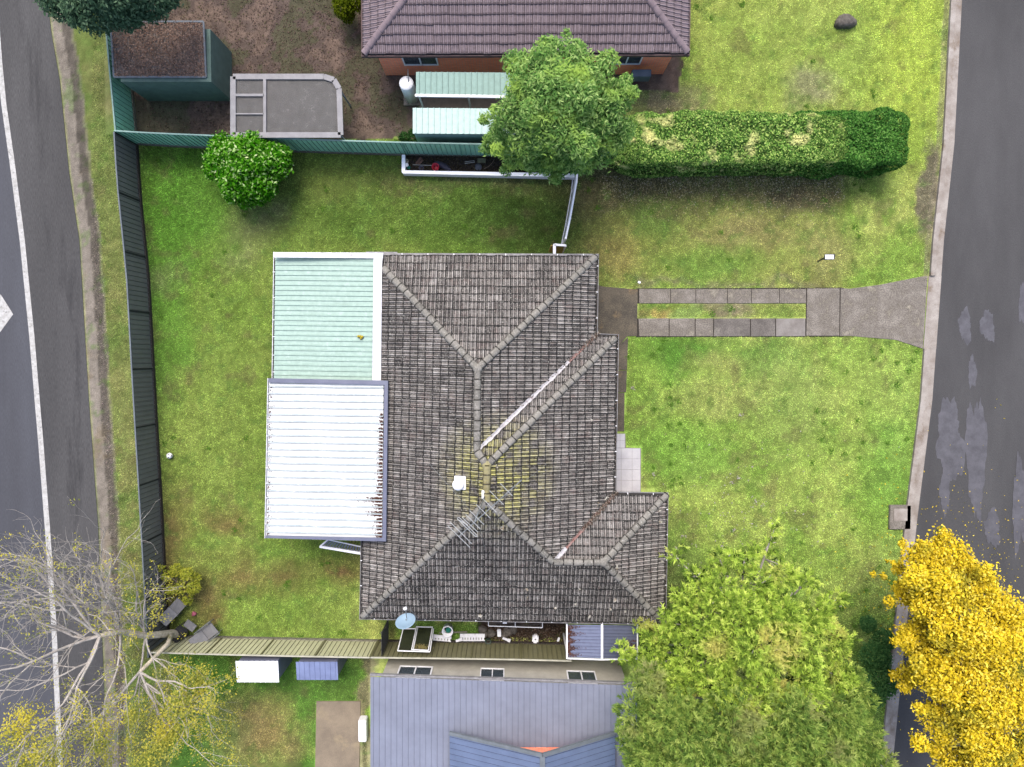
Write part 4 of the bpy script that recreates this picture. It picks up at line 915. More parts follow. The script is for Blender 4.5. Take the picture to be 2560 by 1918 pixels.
# glazed frames leaning on the fence
M['murky'] = mat('murky_glass', A(70, 74, 58), A(54, 58, 44), scale=3, bscale=12, fine=.2, rough=.15, spec=.6)
wf = thing('sliding_window', 'white aluminium window frame with dark glass leaning on the olive fence', 'window frame', P(1040, 1600))
def zf(y): return .15+(y-1565)/60*1.55
def wp(x, y): return P(x, y, zf(y))
def wb(b, x0, y0, x1, y1, w_=.035): b.bar(wp(x0, y0), wp(x1, y1), w_, .04)
b = MB()
for s in ((1008, 1572, 994.5, 1627), (1041, 1567, 1029, 1625), (1044.5, 1567, 1033, 1625), (1081, 1568, 1071, 1626), (1084, 1572, 1075, 1629), (994, 1627, 1075, 1629.5), (1029, 1624, 1071, 1626), (1041, 1567, 1082, 1568), (1008, 1572, 1041, 1572)): wb(b, *s)
b.build('frame', M['white'], wf)
for qd in (((1009, 1573), (1040, 1573), (1029, 1624), (996, 1625)), ((1046, 1569), (1080, 1570), (1070, 1624), (1035, 1623))):
    b = MB(); b.add([wp(*x)-np.array([0, 0, .02]) for x in qd], [(0, 1, 2, 3)]); b.build('pane', M['murky'], wf)
pp = [wp(rng.normal(1053, 8), rng.normal(1617, 3))+np.array([0, 0, .01]) for _ in range(350)]
flakes('dry_grass', pp, (0, 0, 1), .045, leafmat('straw', [A(150, 140, 84), A(190, 176, 120), A(120, 110, 60)], transl=.1), wf, asp=.15)
# white plastic panels
def slots(pt0, pt1, wd, label, nslot, z=.25, nm='slotted_board'):
    a_, c_ = P(*pt0, z), P(*pt1, z); d = (c_-a_); L_ = np.linalg.norm(d); d /= L_; nn = np.array([-d[1], d[0], 0]); b = MB(); s = L_/nslot
    for i in range(nslot):
        x0 = i*s; lo_ = a_+d*x0; k = .0
        b.slab([lo_+nn*(-wd/2), lo_+d*s*.72+nn*(-wd/2), lo_+d*s*.72+nn*(wd/2), lo_+nn*(wd/2)], .04)
        b.slab([lo_+d*s*.72+nn*(wd*.0), lo_+d*s+nn*(wd*.0), lo_+d*s+nn*(wd/2), lo_+d*s*.72+nn*(wd/2)], .04)
        b.slab([lo_+d*s*.72-nn*(wd/2), lo_+d*s-nn*(wd/2), lo_+d*s-nn*(wd*.36), lo_+d*s*.72-nn*(wd*.36)], .04)
    o = b.build(nm, M['whitew']); tag(o, label, 'board'); return o
slots((1150, 1594), (1212, 1594), .33, 'larger dirty white slotted plastic panel lying beside the olive fence', 9, .3)
slots((1083, 1594), (1128, 1598), .26, 'smaller stained white slotted panel next to the leaning window frame', 6, .34)
b = MB(); b.bar(P(1098, 1582, .2), P(1168, 1580, .2), .06, .03); obj1('plank', 'long weathered grey plank behind the white plastic panels', 'plank', b, M['timb'])
b = MB(); c_ = P(1148, 1600, .4); b.box(c_, .3, .1, .05, .25); b.box((c_[0]+.03, c_[1]+.06, c_[2]+.04), .24, .07, .04, .5); obj1('broken_plastic', 'broken white plastic pieces lying over the slotted panels', 'debris', b, M['whitew'])
b = MB(); p = P(1221, 1598, 0); b.lathe((p[0], p[1], 0), [(.11, 0), (.135, .28), (.145, .29), (.125, .29), (.1, .05), (.01, .05)], 18); obj1('bucket', 'dull green bucket beside the slotted white panel', 'bucket', b, mat('green_bucket', A(60, 92, 80), A(84, 90, 80), scale=6), smooth=True)
b = MB(); p = P(1248, 1581, .1); b.box(p, .17, .33, .12, .05); obj1('foam_block', 'upright white block below the wall mounted clothesline', 'block', b, M['white'], bevel=.02)
b = MB(); p = P(1266, 1598, .2); b.box(p, .36, .1, .05, -.35); b.box((p[0]+.12, p[1]-.04, p[2]), .12, .14, .07, -.3); obj1('broken_plastic', 'broken white plastic strip on the soil between clothesline and fence', 'debris', b, M['whitew'])
p = P(1338, 1593, 0); gtb = thing('plastic_cistern', 'white square plastic tank with a round hole in the lid', 'tank', p)
b = MB(); b.box(p, .27, .36, .3, -.08); b.build('body', M['white'], gtb, bevel=.06); b = MB(); b.lathe((p[0], p[1]+.02, .3), [(.035, 0), (.035, .012), (.001, .012)], 14); b.build('hole', M['grey'], gtb)
b = MB(); p = P(1396, 1598, .05); b.box(p, .09, .2, .08, -.4); obj1('foam_block', 'small white piece near the blue carport', 'block', b, M['white'], bevel=.02)
for px_, py_, r_, sd_ in ((1206, 1573, .2, 1), (1228, 1582, .19, 2), (1268, 1578, .22, 3), (1262, 1588, .16, 4), (1284, 1574, .17, 5), (1212, 1584, .15, 6)):
    lump('rock', {1: 'mottled grey rock at the grass end of the side passage, touching the clothesline corner', 2: 'grey rock just left of the upright white block', 3: 'largest mossy grey rock right of the upright white block', 4: 'small pale rock above the broken plastic strip', 5: 'mottled rock at the right end of the rock pile', 6: 'small rock just above the dull green bucket'}[sd_], 'rock', px_, py_, 0, r_, .2, M['rock'] if 'rock' in M else M.setdefault('rock', mat('rock_grey', A(128, 120, 112), A(84, 78, 70), scale=8, bscale=30, fine=.35, bump=.6)), seed=sd_)
pp = [P(rng.uniform(1200, 1415), rng.uniform(1562, 1606), .02+rng.uniform(0, .06)) for _ in range(3200)]
tag(flakes('leaf_litter', pp, (0, 0, 1), .035, leafmat('passage_litter', [A(40, 36, 32), A(70, 60, 52), A(96, 74, 58), A(140, 126, 112)], transl=.05)), 'dead leaves and soil litter in the side passage under the clothesline', 'leaf litter', kind='stuff')
cl = thing('clothesline', 'thin white wall mounted clothesline frame under the gutter of the side passage', 'clothesline', P(1290, 1550))
b = MB(); zc = 1.6
for a_, c_ in (((1221, 1545), (1221, 1565)), ((1221, 1565), (1356, 1569.5)), ((1356, 1569.5), (1356, 1549)), ((1288, 1546), (1288, 1567))): b.bar(P(*a_, zc), P(*c_, zc), .025, .025)
b.build('frame', M['white'], cl); b = MB()
for i in range(4): b.tube([P(1222, 1550+i*4, zc), P(1355, 1554+i*4, zc)], .005, 4)
b.build('line', M['galv'], cl); b = MB(); b.bar(P(1257, 1557, 1.65), P(1267, 1557, 1.65), .08, .03); b.build('handle', M['white'], cl)
sg = thing('mesh_gate', 'black mesh gate crossing the side passage left of the window frames', 'gate', P(975, 1580))
b = MB(); g0, g1 = P(972, 1545), P(972, 1598)
for zz_ in np.linspace(.1, 1.7, 22): b.bar(g0+np.array([0, 0, zz_]), g1+np.array([0, 0, zz_]), .018, .03)
for t in np.linspace(0, 1, 8): p = m2(g0, g1, t); b.box((p[0], p[1], .05), .03, .03, 1.7)
b.build('mesh_panel', M['black'], sg); b = MB(); b.tube([P(966, 1567, 1.0), P(951, 1583, 1.1)], .015, 5); b.build('stay', M['timb'], sg)
# carport with blue roof
cp = thing('carport', 'small blue grey carport with white ridge strip over the side passage', 'carport', P(1505, 1600))
M['blue'] = attrmat('blue_sheet', A(134, 142, 172), A(84, 88, 112)); M['blue2'] = attrmat('blue_sheet_dirty', A(104, 110, 134), A(70, 74, 92), wear=A(86, 90, 108))
zr, ze = 2.55, 2.3
ribroof('roof_sheet', [P(1419, 1562, ze), P(1503, 1563, zr), P(1503, 1646, zr), P(1419, 1643, ze)], 10, M['blue'], cp, rib=.025)
ribroof('roof_sheet', [P(1507, 1563, zr), P(1592, 1564, ze), P(1592, 1646, ze), P(1507, 1646, zr)], 10, M['blue2'], cp, rib=.025)
b = MB(); b.bar(P(1505, 1561, zr+.03), P(1505, 1649, zr+.03), .09, .03); b.bar(P(1417, 1559, ze+.02), P(1417, 1646, ze+.02), .06, .08); b.bar(P(1593.5, 1559, ze+.02), P(1593.5, 1646, ze+.02), .05, .06)
b.bar(P(1417, 1646, ze+.02), P(1505, 1649, zr), .05, .05); b.bar(P(1505, 1649, zr), P(1593, 1647, ze), .05, .05); b.build('trim', M['white'], cp)
for x, y in ((1419, 1570), (1419, 1640), (1591, 1570), (1591, 1640)):
    b = MB(); p = P(x, y, ze); b.box((p[0], p[1], 0), .07, .07, ze-.03); b.build('post', M['white'], cp)
pp = []
for _ in range(900):
    y = rng.uniform(1564, 1642); x = 1420+abs(rng.normal(0, 9+7*math.sin(y*.35))); pp.append(P(x, y, ze+.03+(x-1419)*.003))
for _ in range(220):
    y = rng.uniform(1600, 1642); x = 1590-abs(rng.normal(0, 12)); pp.append(P(x, y, ze+.03+(1592-x)*.003))
flakes('leaf_litter', pp, (0, 0, 1), .035, M['litter'], cp, asp=.3)

# ------------------------------------------------------------------ corner furniture
def chair(label, cx, cy, ang, m, L1=.56, L2=.62, w_=.56, arms=True, group='grey chairs in the back corner', bl=None):
    c = P(cx, cy); rt = thing('garden_chair', label, 'chair', c, group); d = np.array([math.cos(ang), math.sin(ang), 0]); s = np.array([-d[1], d[0], 0]); up = np.array([0, 0, 1])
    o = c
    b = MB(); b.slab([o+d*0-s*w_/2+up*.42, o+d*L1-s*w_/2+up*.45, o+d*L1+s*w_/2+up*.45, o+s*w_/2+up*.42], .03); b.build('seat', m, rt)
    b = MB(); b.slab([o-d*L2*.8-s*w_/2+up*.85, o-d*.01-s*w_/2+up*.44, o-d*.01+s*w_/2+up*.44, o-d*L2*.8+s*w_/2+up*.85], .03); b.build('backrest', m, rt)
    if arms:
        for k in (-1, 1): b = MB(); b.bar(o-d*.25+s*k*(w_/2+.05)+up*.62, o+d*(L1+.12)+s*k*(w_/2+.05)+up*.62, .05, .03); b.build('armrest', M['galv'], rt)
    for k in (-1, 1):
        for e_ in (-.1, L1-.04): b = MB(); b.bar(o+d*e_+s*k*(w_/2+.02), o+d*e_+s*k*(w_/2+.02)+up*(.6 if arms else .42), .03, .03); b.build('leg', M['galv'], rt)
chair('grey sling garden chair with armrests beside the olive fence corner', 523, 1577, R(38), M['grey'])
chair('grey garden chair half hidden under the bare tree branches', 446, 1518, R(48), M['grey'], arms=False, w_=.52)
bq = thing('barbecue', 'black ribbed barbecue between the two grey chairs', 'barbecue', P(462, 1572))
c = P(462, 1572); b = MB(); b.box((c[0], c[1], .45), .62, .45, .3, R(52)); b.build('body', M['black'], bq, bevel=.02)
b = MB()
for i in range(7):
    t = (i-3)*.085; dx, dy = math.cos(R(52))*t, math.sin(R(52))*t; b.box((c[0]+dx, c[1]+dy, .75), .045, .42, .03, R(52))
b.build('lid', mat('char_lid', A(56, 56, 60), fine=.1), bq)
for sx, sy in ((-.25, -.18), (.25, -.18), (.25, .18), (-.25, .18)):
    b = MB(); ca, sa = math.cos(R(52)), math.sin(R(52)); b.box((c[0]+sx*ca-sy*sa, c[1]+sx*sa+sy*ca, 0), .04, .04, .45); b.build('leg', M['black'], bq)
b = MB(); b.box((P(485, 1556)[0], P(485, 1556)[1], .35), .35, .5, .04, R(52)); b.build('side_shelf', M['grey'], bq)
lump('pink_bag', 'small pink bundle beside the grey chair near the back corner', 'bundle', 486, 1534, .1, .1, .12, mat('pink_cloth', A(214, 130, 150), A(180, 90, 110), scale=10), seed=2)
# football
p = P(427.5, 1138.5); bl = thing('football', 'white football with black spots on the back lawn', 'ball', p)
b = MB(); rr = .13; b.lathe((p[0], p[1], 0), [(max(.002, rr*math.sin(math.pi*i/14)), rr-rr*math.cos(math.pi*i/14)) for i in range(15)], 24); b.build('shell', M['white'], bl, smooth=True)
b = MB(); ico = [(0, 0, 1)]+[(math.cos(t)*.894, math.sin(t)*.894, .447) for t in [R(72*i+20) for i in range(5)]]
for v in ico:
    v = Vector(Matrix.Rotation(.5, 3, 'X') @ Vector(v)); a = v.orthogonal().normalized(); c_ = v.cross(a); o = Vector((p[0], p[1], rr))+v*rr*.985
    b.add([o+(a*math.cos(R(72*k))+c_*math.sin(R(72*k)))*rr*.25+v*.004 for k in range(5)], [(0, 1, 2, 3, 4)])
b.build('patch', M['black'], bl)
# mailbox
mp_ = P(2045, 653); mb_ = thing('mailbox', 'white and black mailbox on a slanting black post on the front lawn', 'mailbox', mp_)
top = P(2062, 645, .95); b = MB(); b.bar(mp_, top, .06, .06); b.build('post', M['black'], mb_)
c = P(2073, 643, 1.0); b = MB(); b.box((c[0], c[1], .92), .38, .22, .22); b.build('body', M['black'], mb_, bevel=.01)
b = MB(); b.slab([P(2063, 637, 1.16), P(2084.5, 637, 1.16), P(2084.5, 648, 1.16), P(2063, 648, 1.16)], .02); b.build('lid', M['white'], mb_)
b = MB(); c = P(1598, 706, .01); b.box(c, .12, .09, .03, -.4); obj1('scrap', 'small white scrap lying on the lawn by the drive corner', 'scrap', b, M['white'])
pp = [P(rng.uniform(1500, 2112), 440+abs(rng.normal(0, 42)), .06) for _ in range(2600)]
tag(flakes('leaf_litter', pp, (0, 0, 1), .028, M['yel']), 'pale yellow fallen leaves on the lawn below the hedge', 'leaf litter', kind='stuff')
pp = [P(rng.normal(1850, 140), rng.normal(1330, 110), .06) for _ in range(260)]
pp += [P(x+rng.normal(0, 3), y+rng.normal(0, 3), .07) for x, y in ((1633, 1186), (1707, 1342), (1690, 1372), (1835, 1325), (1807, 1365), (1680, 1390), (1890, 1255), (1905, 1265), (1845, 1195), (1830, 1207), (1852, 1037), (1580, 970)) for _ in range(9)]
tag(flakes('fallen_leaves', pp, (0, 0, 1), .04, M['pale']), 'small pale leaves scattered over the front lawn', 'leaves', kind='stuff')

# ------------------------------------------------------------------ trees
def crown(name, blobs, n, size, m, parent, asp=.45, shell=.6, upb=.35, flat=.5, jitter=.18):
    """blobs: (px,py,z,r[,rz])"""
    B = [(P(x, y, z), r_, (rz[0] if rz else r_)) for (x, y, z, r_, *rz) in blobs]
    wgt = np.array([r_**2 for _, r_, _ in B]); wgt /= wgt.sum(); ci = rng.choice(len(B), n, p=wgt)
    C = np.array([c for c, _, _ in B])[ci]; Rr = np.array([r_ for _, r_, _ in B])[ci]; Rz = np.array([z for *_, z in B])[ci]
    d = unit(rng.normal(size=(n, 3))+np.array([0, 0, upb])); rad = (shell+(1-shell)*rng.random(n)**.5)*(1+rng.normal(0, jitter, n)*.5)
    pos = C+d*rad[:, None]*np.stack([Rr, Rr, Rz], -1); pos[:, 2] = np.maximum(pos[:, 2], .05)
    nn = unit(d*flat+rng.normal(size=(n, 3))*.42+np.array([0, 0, .85])); a = rng.normal(size=(n, 3)); a = unit(a-nn*(a*nn).sum(-1, keepdims=True)); b_ = np.cross(nn, a)
    s = (size*rng.uniform(.6, 1.35, n))[:, None]
    V_ = np.stack([pos-a*s, pos+b_*s*asp, pos+a*s, pos-b_*s*asp], 1).reshape(-1, 3)
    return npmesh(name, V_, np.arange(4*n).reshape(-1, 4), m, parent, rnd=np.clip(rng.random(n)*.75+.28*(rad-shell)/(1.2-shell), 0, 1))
def tufts(name, blobs, n, k, ln, wd, m, parent, shell=.7, upb=.5, spread=.55, per=None):
    B = [(P(x, y, z), r_, (rz[0] if rz else r_)) for (x, y, z, r_, *rz) in blobs]
    wgt = np.array([r_**2 for _, r_, _ in B]); wgt /= wgt.sum(); ci = rng.choice(len(B), n, p=wgt)
    C = np.array([c for c, _, _ in B])[ci]; Rr = np.array([r_ for _, r_, _ in B])[ci]; Rz = np.array([z for *_, z in B])[ci]
    d = unit(rng.normal(size=(n, 3))+np.array([0, 0, upb])); pos = C+d*(shell+(1-shell)*rng.random(n))[:, None]*np.stack([Rr, Rr, Rz], -1); pos[:, 2] = np.maximum(pos[:, 2], .1)
    dirs = unit(d*.9+np.array([0, 0, .15])+rng.normal(0, .35, (n, 3)))
    pos = np.repeat(pos, k, 0); dirs = np.repeat(dirs, k, 0); rt_ = np.repeat(rng.random(n), k)
    dd = unit(dirs+rng.normal(0, spread, dirs.shape)); st_ = pos+dirs*(rng.random(len(pos))*ln*1.1)[:, None]; sd_ = unit(np.cross(dd, np.array([0, .15, 1])+rng.normal(0, .35, dd.shape)))
    l_ = (ln*rng.uniform(.6, 1.2, len(pos)))[:, None]
    V_ = np.stack([st_, st_+dd*l_*.5+sd_*wd, st_+dd*l_, st_+dd*l_*.5-sd_*wd], 1).reshape(-1, 3)
    return npmesh(name, V_, np.arange(4*len(pos)).reshape(-1, 4), m, parent, rnd=np.clip(rt_*.75+rng.random(len(pos))*.25, 0, 1))
M['bark'] = mat('bark', A(120, 108, 96), A(86, 76, 66), scale=6, bscale=25, fine=.3, bump=.6)
M['barkp'] = mat('pale_bark', A(206, 198, 190, 1.2), A(168, 160, 152, 1.2), scale=5, bscale=25, fine=.2)
def limbs(root, base, tips, m, r0=.14, name='trunk', fork=None, seed=0):
    rr = random.Random(seed); b = MB(); base = Vector(base); fork = Vector(fork) if fork is not None else base+Vector((0, 0, 1.2))
    b.tube([base-Vector((0, 0, .1)), base+(fork-base)*.5+Vector((rr.uniform(-.05, .05), rr.uniform(-.05, .05), 0)), fork], [r0*1.25, r0, r0*.85], 9)
    for t in tips:
        t = Vector(t); md = fork.lerp(t, .5)+Vector((rr.uniform(-.2, .2), rr.uniform(-.2, .2), rr.uniform(0, .25))); b.tube([fork, md, t], [r0*.6, r0*.35, r0*.1], 6)
        for _ in range(3):
            s_ = fork.lerp(t, rr.uniform(.4, .9)); e_ = s_+Vector((rr.uniform(-.6, .6), rr.uniform(-.6, .6), rr.uniform(.0, .6))); b.tube([s_, e_], [r0*.2, r0*.05], 5)
    return b.build(name, m, root, smooth=True)
def tree(name, label, cat, base_px, blobs, n, size, lm, bark=None, r0=.14, forkz=1.2, asp=.45, shell=.6, seed=0, group=None, fn=None, **kw):
    bp_ = P(*base_px); rt = thing(name, label, cat, bp_, group)
    limbs(rt, bp_, [P(x, y, z) for (x, y, z, *_) in blobs][:14], bark or M['bark'], r0, fork=(bp_[0], bp_[1], forkz), seed=seed)
    (fn or crown)('crown', blobs, n, size, lm, rt, asp=asp, shell=shell, **kw); return rt
# citrus bush
M['cit'] = leafmat('citrus_leaf', k=1.5, ramp=[A(10, 34, 4), A(26, 74, 8), A(52, 116, 14), A(80, 146, 26), A(116, 172, 60), A(214, 230, 170)], transl=.3)  # palest ramp colour paints glints onto some leaves
cb = [(560, 400, 1.6, .75), (620, 395, 1.9, .95), (680, 405, 1.6, .8), (600, 450, 1.7, .85), (650, 455, 1.7, .75), (560, 365, 1.6, .55), (640, 355, 1.7, .5), (700, 390, 1.5, .5), (540, 425, 1.3, .5), (585, 480, 1.2, .5), (640, 490, 1.1, .45), (615, 505, .9, .35), (660, 480, 1.2, .4), (610, 420, 2.5, .45), (650, 410, 2.4, .4)]
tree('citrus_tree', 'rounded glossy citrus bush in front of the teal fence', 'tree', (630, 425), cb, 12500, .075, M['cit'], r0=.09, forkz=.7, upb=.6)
# hedge
hd = thing('hedge', 'long clipped hedge with cream variegated leaves between the two front lawns', 'hedge', P(1900, 380))
M['hedge'] = leafmat('hedge_leaf', k=2.3, ramp=[A(34, 56, 26), A(70, 102, 46), A(104, 142, 62), A(168, 188, 104)], clump=A(206, 204, 136), cscale=1.1, clo=.56, chi=.70, transl=.25)
M['hedged'] = leafmat('hedge_leaf_dark', k=2.0, ramp=[A(28, 56, 26), A(52, 96, 38), A(78, 124, 50), A(110, 150, 76)], transl=.25)
def hedgebox(x0, x1, y0, y1, h, n, m, nm):
    # points on the surface of a rounded box, in world coordinates
    a_ = P(x0, y1, 0); c_ = P(x1, y0, 0); cx, cy = (a_[0]+c_[0])/2, (a_[1]+c_[1])/2; hx, hy, hz = abs(c_[0]-a_[0])/2, abs(c_[1]-a_[1])/2, h/2
    u = rng.uniform(-1, 1, (n, 3)); ax = rng.choice(3, n, p=[.06, .34, .6]); sg_ = np.where(rng.random(n) < .5, -1, 1); sg_ = np.where(ax == 2, 1, sg_)
    u[np.arange(n), ax] = sg_*(1-abs(rng.normal(0, .10, n)))
    r4 = (np.abs(u)**6).sum(-1)**(1/6); u = u/np.maximum(r4, 1)[:, None]
    w_ = np.array([hx, hy, hz]); pos = u*w_+np.array([cx, cy, hz]); bum = (fbm(pos[:, 0], pos[:, 1]*1.3+pos[:, 2], .9, 5)-.5)*.55
    nr = unit(u**5); pos = pos+nr*bum[:, None]; pos[:, 2] = np.maximum(pos[:, 2], .05)
    nn = unit(nr*.7+rng.normal(size=(n, 3))*.5+np.array([0, 0, .25])); a = rng.normal(size=(n, 3)); a = unit(a-nn*(a*nn).sum(-1, keepdims=True)); b_ = np.cross(nn, a); s = (.05*rng.uniform(.6, 1.4, n))[:, None]
    V_ = np.stack([pos-a*s, pos+b_*s*.5, pos+a*s, pos-b_*s*.5], 1).reshape(-1, 3)
    npmesh(nm, V_, np.arange(4*n).reshape(-1, 4), m, hd, rnd=rng.random(n))
hedgebox(1520, 2090, 318, 446, 2.1, 64000, M['hedge'], 'foliage'); hedgebox(1920, 2218, 310, 446, 2.0, 36000, M['hedged'], 'foliage')
b = MB()
for x in range(1560, 2200, 40):
    p = P(x, 385); b.tube([p, p+np.array([rng.uniform(-.2, .2), rng.uniform(-.2, .2), 1.5])], [.05, .02], 6)
b.build('trunk', M['bark'], hd)
b = MB(); a_ = P(1550, 425); c_ = P(2200, 335); b.prism([(a_[0], a_[1]), (c_[0], a_[1]), (c_[0], c_[1]), (a_[0], c_[1])], .2, 1.5); b.build('inner_block', mat('inner_dark', (.008, .014, .006), (.014, .022, .01), scale=8), hd)  # solid near-black green block filling the hedge core
# neighbour tree overhanging
M['ntl'] = leafmat('ash_leaf', k=1.9, ramp=[A(40, 70, 32), A(84, 124, 60), A(124, 158, 84), A(168, 192, 118)], clump=A(146, 176, 80), cscale=.9, transl=.35)
nb = [(1410, 150, 6.3, .9), (1330, 200, 6.0, 1.0), (1470, 200, 6.1, 1.0), (1400, 230, 6.8, 1.2), (1300, 270, 5.6, .9), (1500, 280, 5.6, .95), (1400, 310, 6.2, 1.2), (1470, 330, 5.2, .9), (1320, 340, 5.0, .9), (1550, 240, 5.2, .7), (1270, 330, 4.5, .7), (1400, 380, 4.2, .8), (1330, 395, 3.6, .65), (1450, 390, 4.0, .75), (1280, 395, 3.2, .5), (1390, 420, 3.2, .5), (1510, 370, 4.2, .8), (1560, 330, 4.6, .6), (1360, 110, 5.4, .4), (1240, 345, 3.8, .35)]
rr0 = random.Random(4); nb = [(1400+(x-1400)*.95, 290+(y-290)*.95 if y < 340 else y, z, r_*.95) for x, y, z, r_ in nb]; nb += [(x+rr0.uniform(-70, 70), y+rr0.uniform(-60, 60), z+rr0.uniform(-.4, .7), r_*rr0.uniform(.3, .5)) for (x, y, z, r_) in list(nb) for _ in range(3)]
nb += [(1225, 350, 3.0, .3), (1215, 372, 2.6, .28), (1250, 372, 2.8, .35), (1240, 330, 3.2, .3), (1265, 425, 2.4, .28)]
tree('ash_tree', 'tall leafy green tree overhanging the garden bed from next door', 'tree', (1395, 330), nb, 40000, .085, M['ntl'], r0=.2, forkz=2.4, asp=.3, shell=.35)
# tall fine leaved tree front right
M['fea'] = leafmat('fine_leaf', k=2.5, ramp=[A(56, 78, 34), A(116, 142, 56), A(168, 192, 80), A(214, 226, 120)], clump=A(196, 188, 110), cscale=.7, clo=.54, chi=.72, transl=.45)
M['fea2'] = leafmat('fine_leaf_green', k=2.1, ramp=[A(60, 82, 40), A(104, 132, 60), A(142, 164, 78), A(180, 192, 106)], clump=A(160, 160, 104), cscale=.6, clo=.55, chi=.75, transl=.4)
fb = []
rr = random.Random(11)
for (x, y, z, r_) in [(1640, 1600, 3.2, .6), (1690, 1560, 3.8, .7), (1720, 1500, 4.0, .65), (1740, 1440, 3.8, .5), (1800, 1400, 4.0, .55), (1860, 1400, 4.4, .6), (1920, 1370, 4.0, .35), (1960, 1440, 4.6, .6), (2020, 1450, 4.4, .45), (1900, 1460, 5.0, .8), (1800, 1470, 4.8, .75), (1780, 1550, 5.0, .8), (1860, 1540, 5.6, .9), (1950, 1530, 5.6, .85), (2040, 1540, 5.0, .7), (2090, 1500, 4.0, .35), (2080, 1600, 5.0, .6), (2000, 1620, 5.8, .9), (1900, 1630, 6.2, 1.0), (1800, 1630, 5.6, .9), (1710, 1630, 4.8, .7), (1650, 1660, 3.8, .5), (1600, 1650, 3.0, .4), (1700, 1700, 5.0, .8), (1800, 1720, 5.8, .95), (1900, 1740, 6.2, 1.0), (2000, 1720, 6.0, .95), (2090, 1690, 5.2, .7), (1560, 1625, 2.8, .3), (1935, 1325, 3.6, .2), (1690, 1390, 3.4, .25), (2100, 1620, 4.4, .4), (1610, 1560, 2.6, .3)]:
    r_ *= .72 if y < 1475 else .9
    fb.append((x, y, z, r_))
    for _ in range(3): fb.append((x+rr.uniform(-34, 34), y+rr.uniform(-30, 30), z+rr.uniform(-.2, .5), r_*rr.uniform(.35, .6)))
ft = thing('wattle_tree', 'big feathery light green tree in the lower right of the front lawn', 'tree', P(1860, 1560))
limbs(ft, P(1860, 1560), [P(x, y, z) for x, y, z, _ in fb[::4]], M['barkp'], .17, fork=P(1865, 1580, 1.6), seed=3)
tufts('crown', fb, 6600, 17, .17, .0125, M['fea'], ft, shell=.5, spread=.5)
twg = MB()
for (x, y, z, r_) in fb[::3]:
    p0 = Vector(P(x+rr.uniform(-12, 12), y+rr.uniform(0, 25), z+r_*.2)); p1 = p0+Vector((rr.uniform(-.4, .4), rr.uniform(-.1, .7), rr.uniform(.15, .5)))*r_*1.5; twg.tube([p0, p0.lerp(p1, .5)+Vector((rr.uniform(-.06, .06), 0, .05)), p1], [.022, .016, .007], 5)
twg.build('twigs', M['barkp'], ft)
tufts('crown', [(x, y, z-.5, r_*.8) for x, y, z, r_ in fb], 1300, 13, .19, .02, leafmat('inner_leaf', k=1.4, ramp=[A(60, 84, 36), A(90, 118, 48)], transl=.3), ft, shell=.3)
fb2 = []
for (x, y, z, r_) in [(1640, 1720, 5.2, .8), (1600, 1790, 5.4, .9), (1700, 1800, 6.4, 1.1), (1640, 1880, 6.0, 1.1), (1760, 1870, 6.8, 1.2), (1830, 1800, 6.8, 1.1), (1900, 1890, 7.0, 1.2), (1980, 1800, 6.6, 1.1), (2050, 1890, 6.4, 1.1), (2090, 1780, 5.8, .9), (2150, 1840, 5.2, .8), (2180, 1920, 5.2, .9), (1590, 1850, 4.6, .6), (1620, 1950, 5.6, 1.0), (1800, 1960, 6.8, 1.3), (2000, 1980, 6.6, 1.3), (2120, 1700, 4.8, .55), (2150, 1750, 4.6, .5)]:
    fb2.append((x, y, z, r_))
    for _ in range(3): fb2.append((x+rr.uniform(-45, 45), y+rr.uniform(-45, 45), z+rr.uniform(-.2, .6), r_*rr.uniform(.35, .6)))
ft2 = thing('gum_tree', 'second feathery green tree at the bottom edge beside the blue roofed house', 'tree', P(1830, 1760))
limbs(ft2, P(1830, 1760), [P(x, y, z) for x, y, z, _ in fb2[::4]], M['barkp'], .2, fork=P(1835, 1775, 2.0), seed=5)
tufts('crown', fb2, 9000, 16, .18, .015, M['fea2'], ft2, shell=.5, spread=.5)
# golden tree
M['gold'] = leafmat('golden_flowers', k=1.75, ramp=[A(96, 100, 34), A(176, 154, 34), A(222, 192, 44), A(236, 208, 58), A(244, 224, 100)], clump=A(132, 134, 52), cscale=.55, clo=.58, chi=.72, transl=.3)
gb = []
for (x, y, z, r_) in [(a0, b0, c0, d0*.82) for a0, b0, c0, d0 in [(2300, 1400, 5.4, .8), (2370, 1390, 5.6, .9), (2270, 1480, 5.0, .7), (2350, 1480, 6.4, 1.1), (2440, 1470, 6.2, 1.0), (2500, 1530, 6.2, 1.0), (2400, 1570, 7.0, 1.2), (2290, 1600, 5.6, .85), (2480, 1640, 7.0, 1.2), (2560, 1600, 6.0, 1.1), (2350, 1680, 6.6, 1.1), (2270, 1690, 5.0, .6), (2440, 1740, 7.0, 1.2), (2540, 1760, 6.8, 1.2), (2360, 1800, 6.0, .95), (2460, 1850, 6.6, 1.1), (2380, 1900, 5.6, .8), (2560, 1900, 6.4, 1.2), (2245, 1420, 4.4, .35), (2620, 1700, 6.2, 1.2), (2480, 1960, 6.2, 1.0)]]:
    gb.append((x, y, z, r_))
    for _ in range(6): gb.append((x+rr.uniform(-65, 65), y+rr.uniform(-55, 55), z+rr.uniform(-.4, .7), r_*rr.uniform(.25, .5)))
gtr = thing('golden_tree', 'large tree covered in golden yellow blossom beside the right road', 'tree', P(2350, 1580))
limbs(gtr, P(2350, 1580), [P(x, y, z) for x, y, z, _ in gb[::6]], M['bark'], .22, fork=P(2355, 1590, 2.2), seed=6)
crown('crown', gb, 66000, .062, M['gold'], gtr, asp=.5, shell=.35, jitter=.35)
pp = [P(rng.normal(2370, 110), rng.normal(1520, 150), .035) for _ in range(1500)]
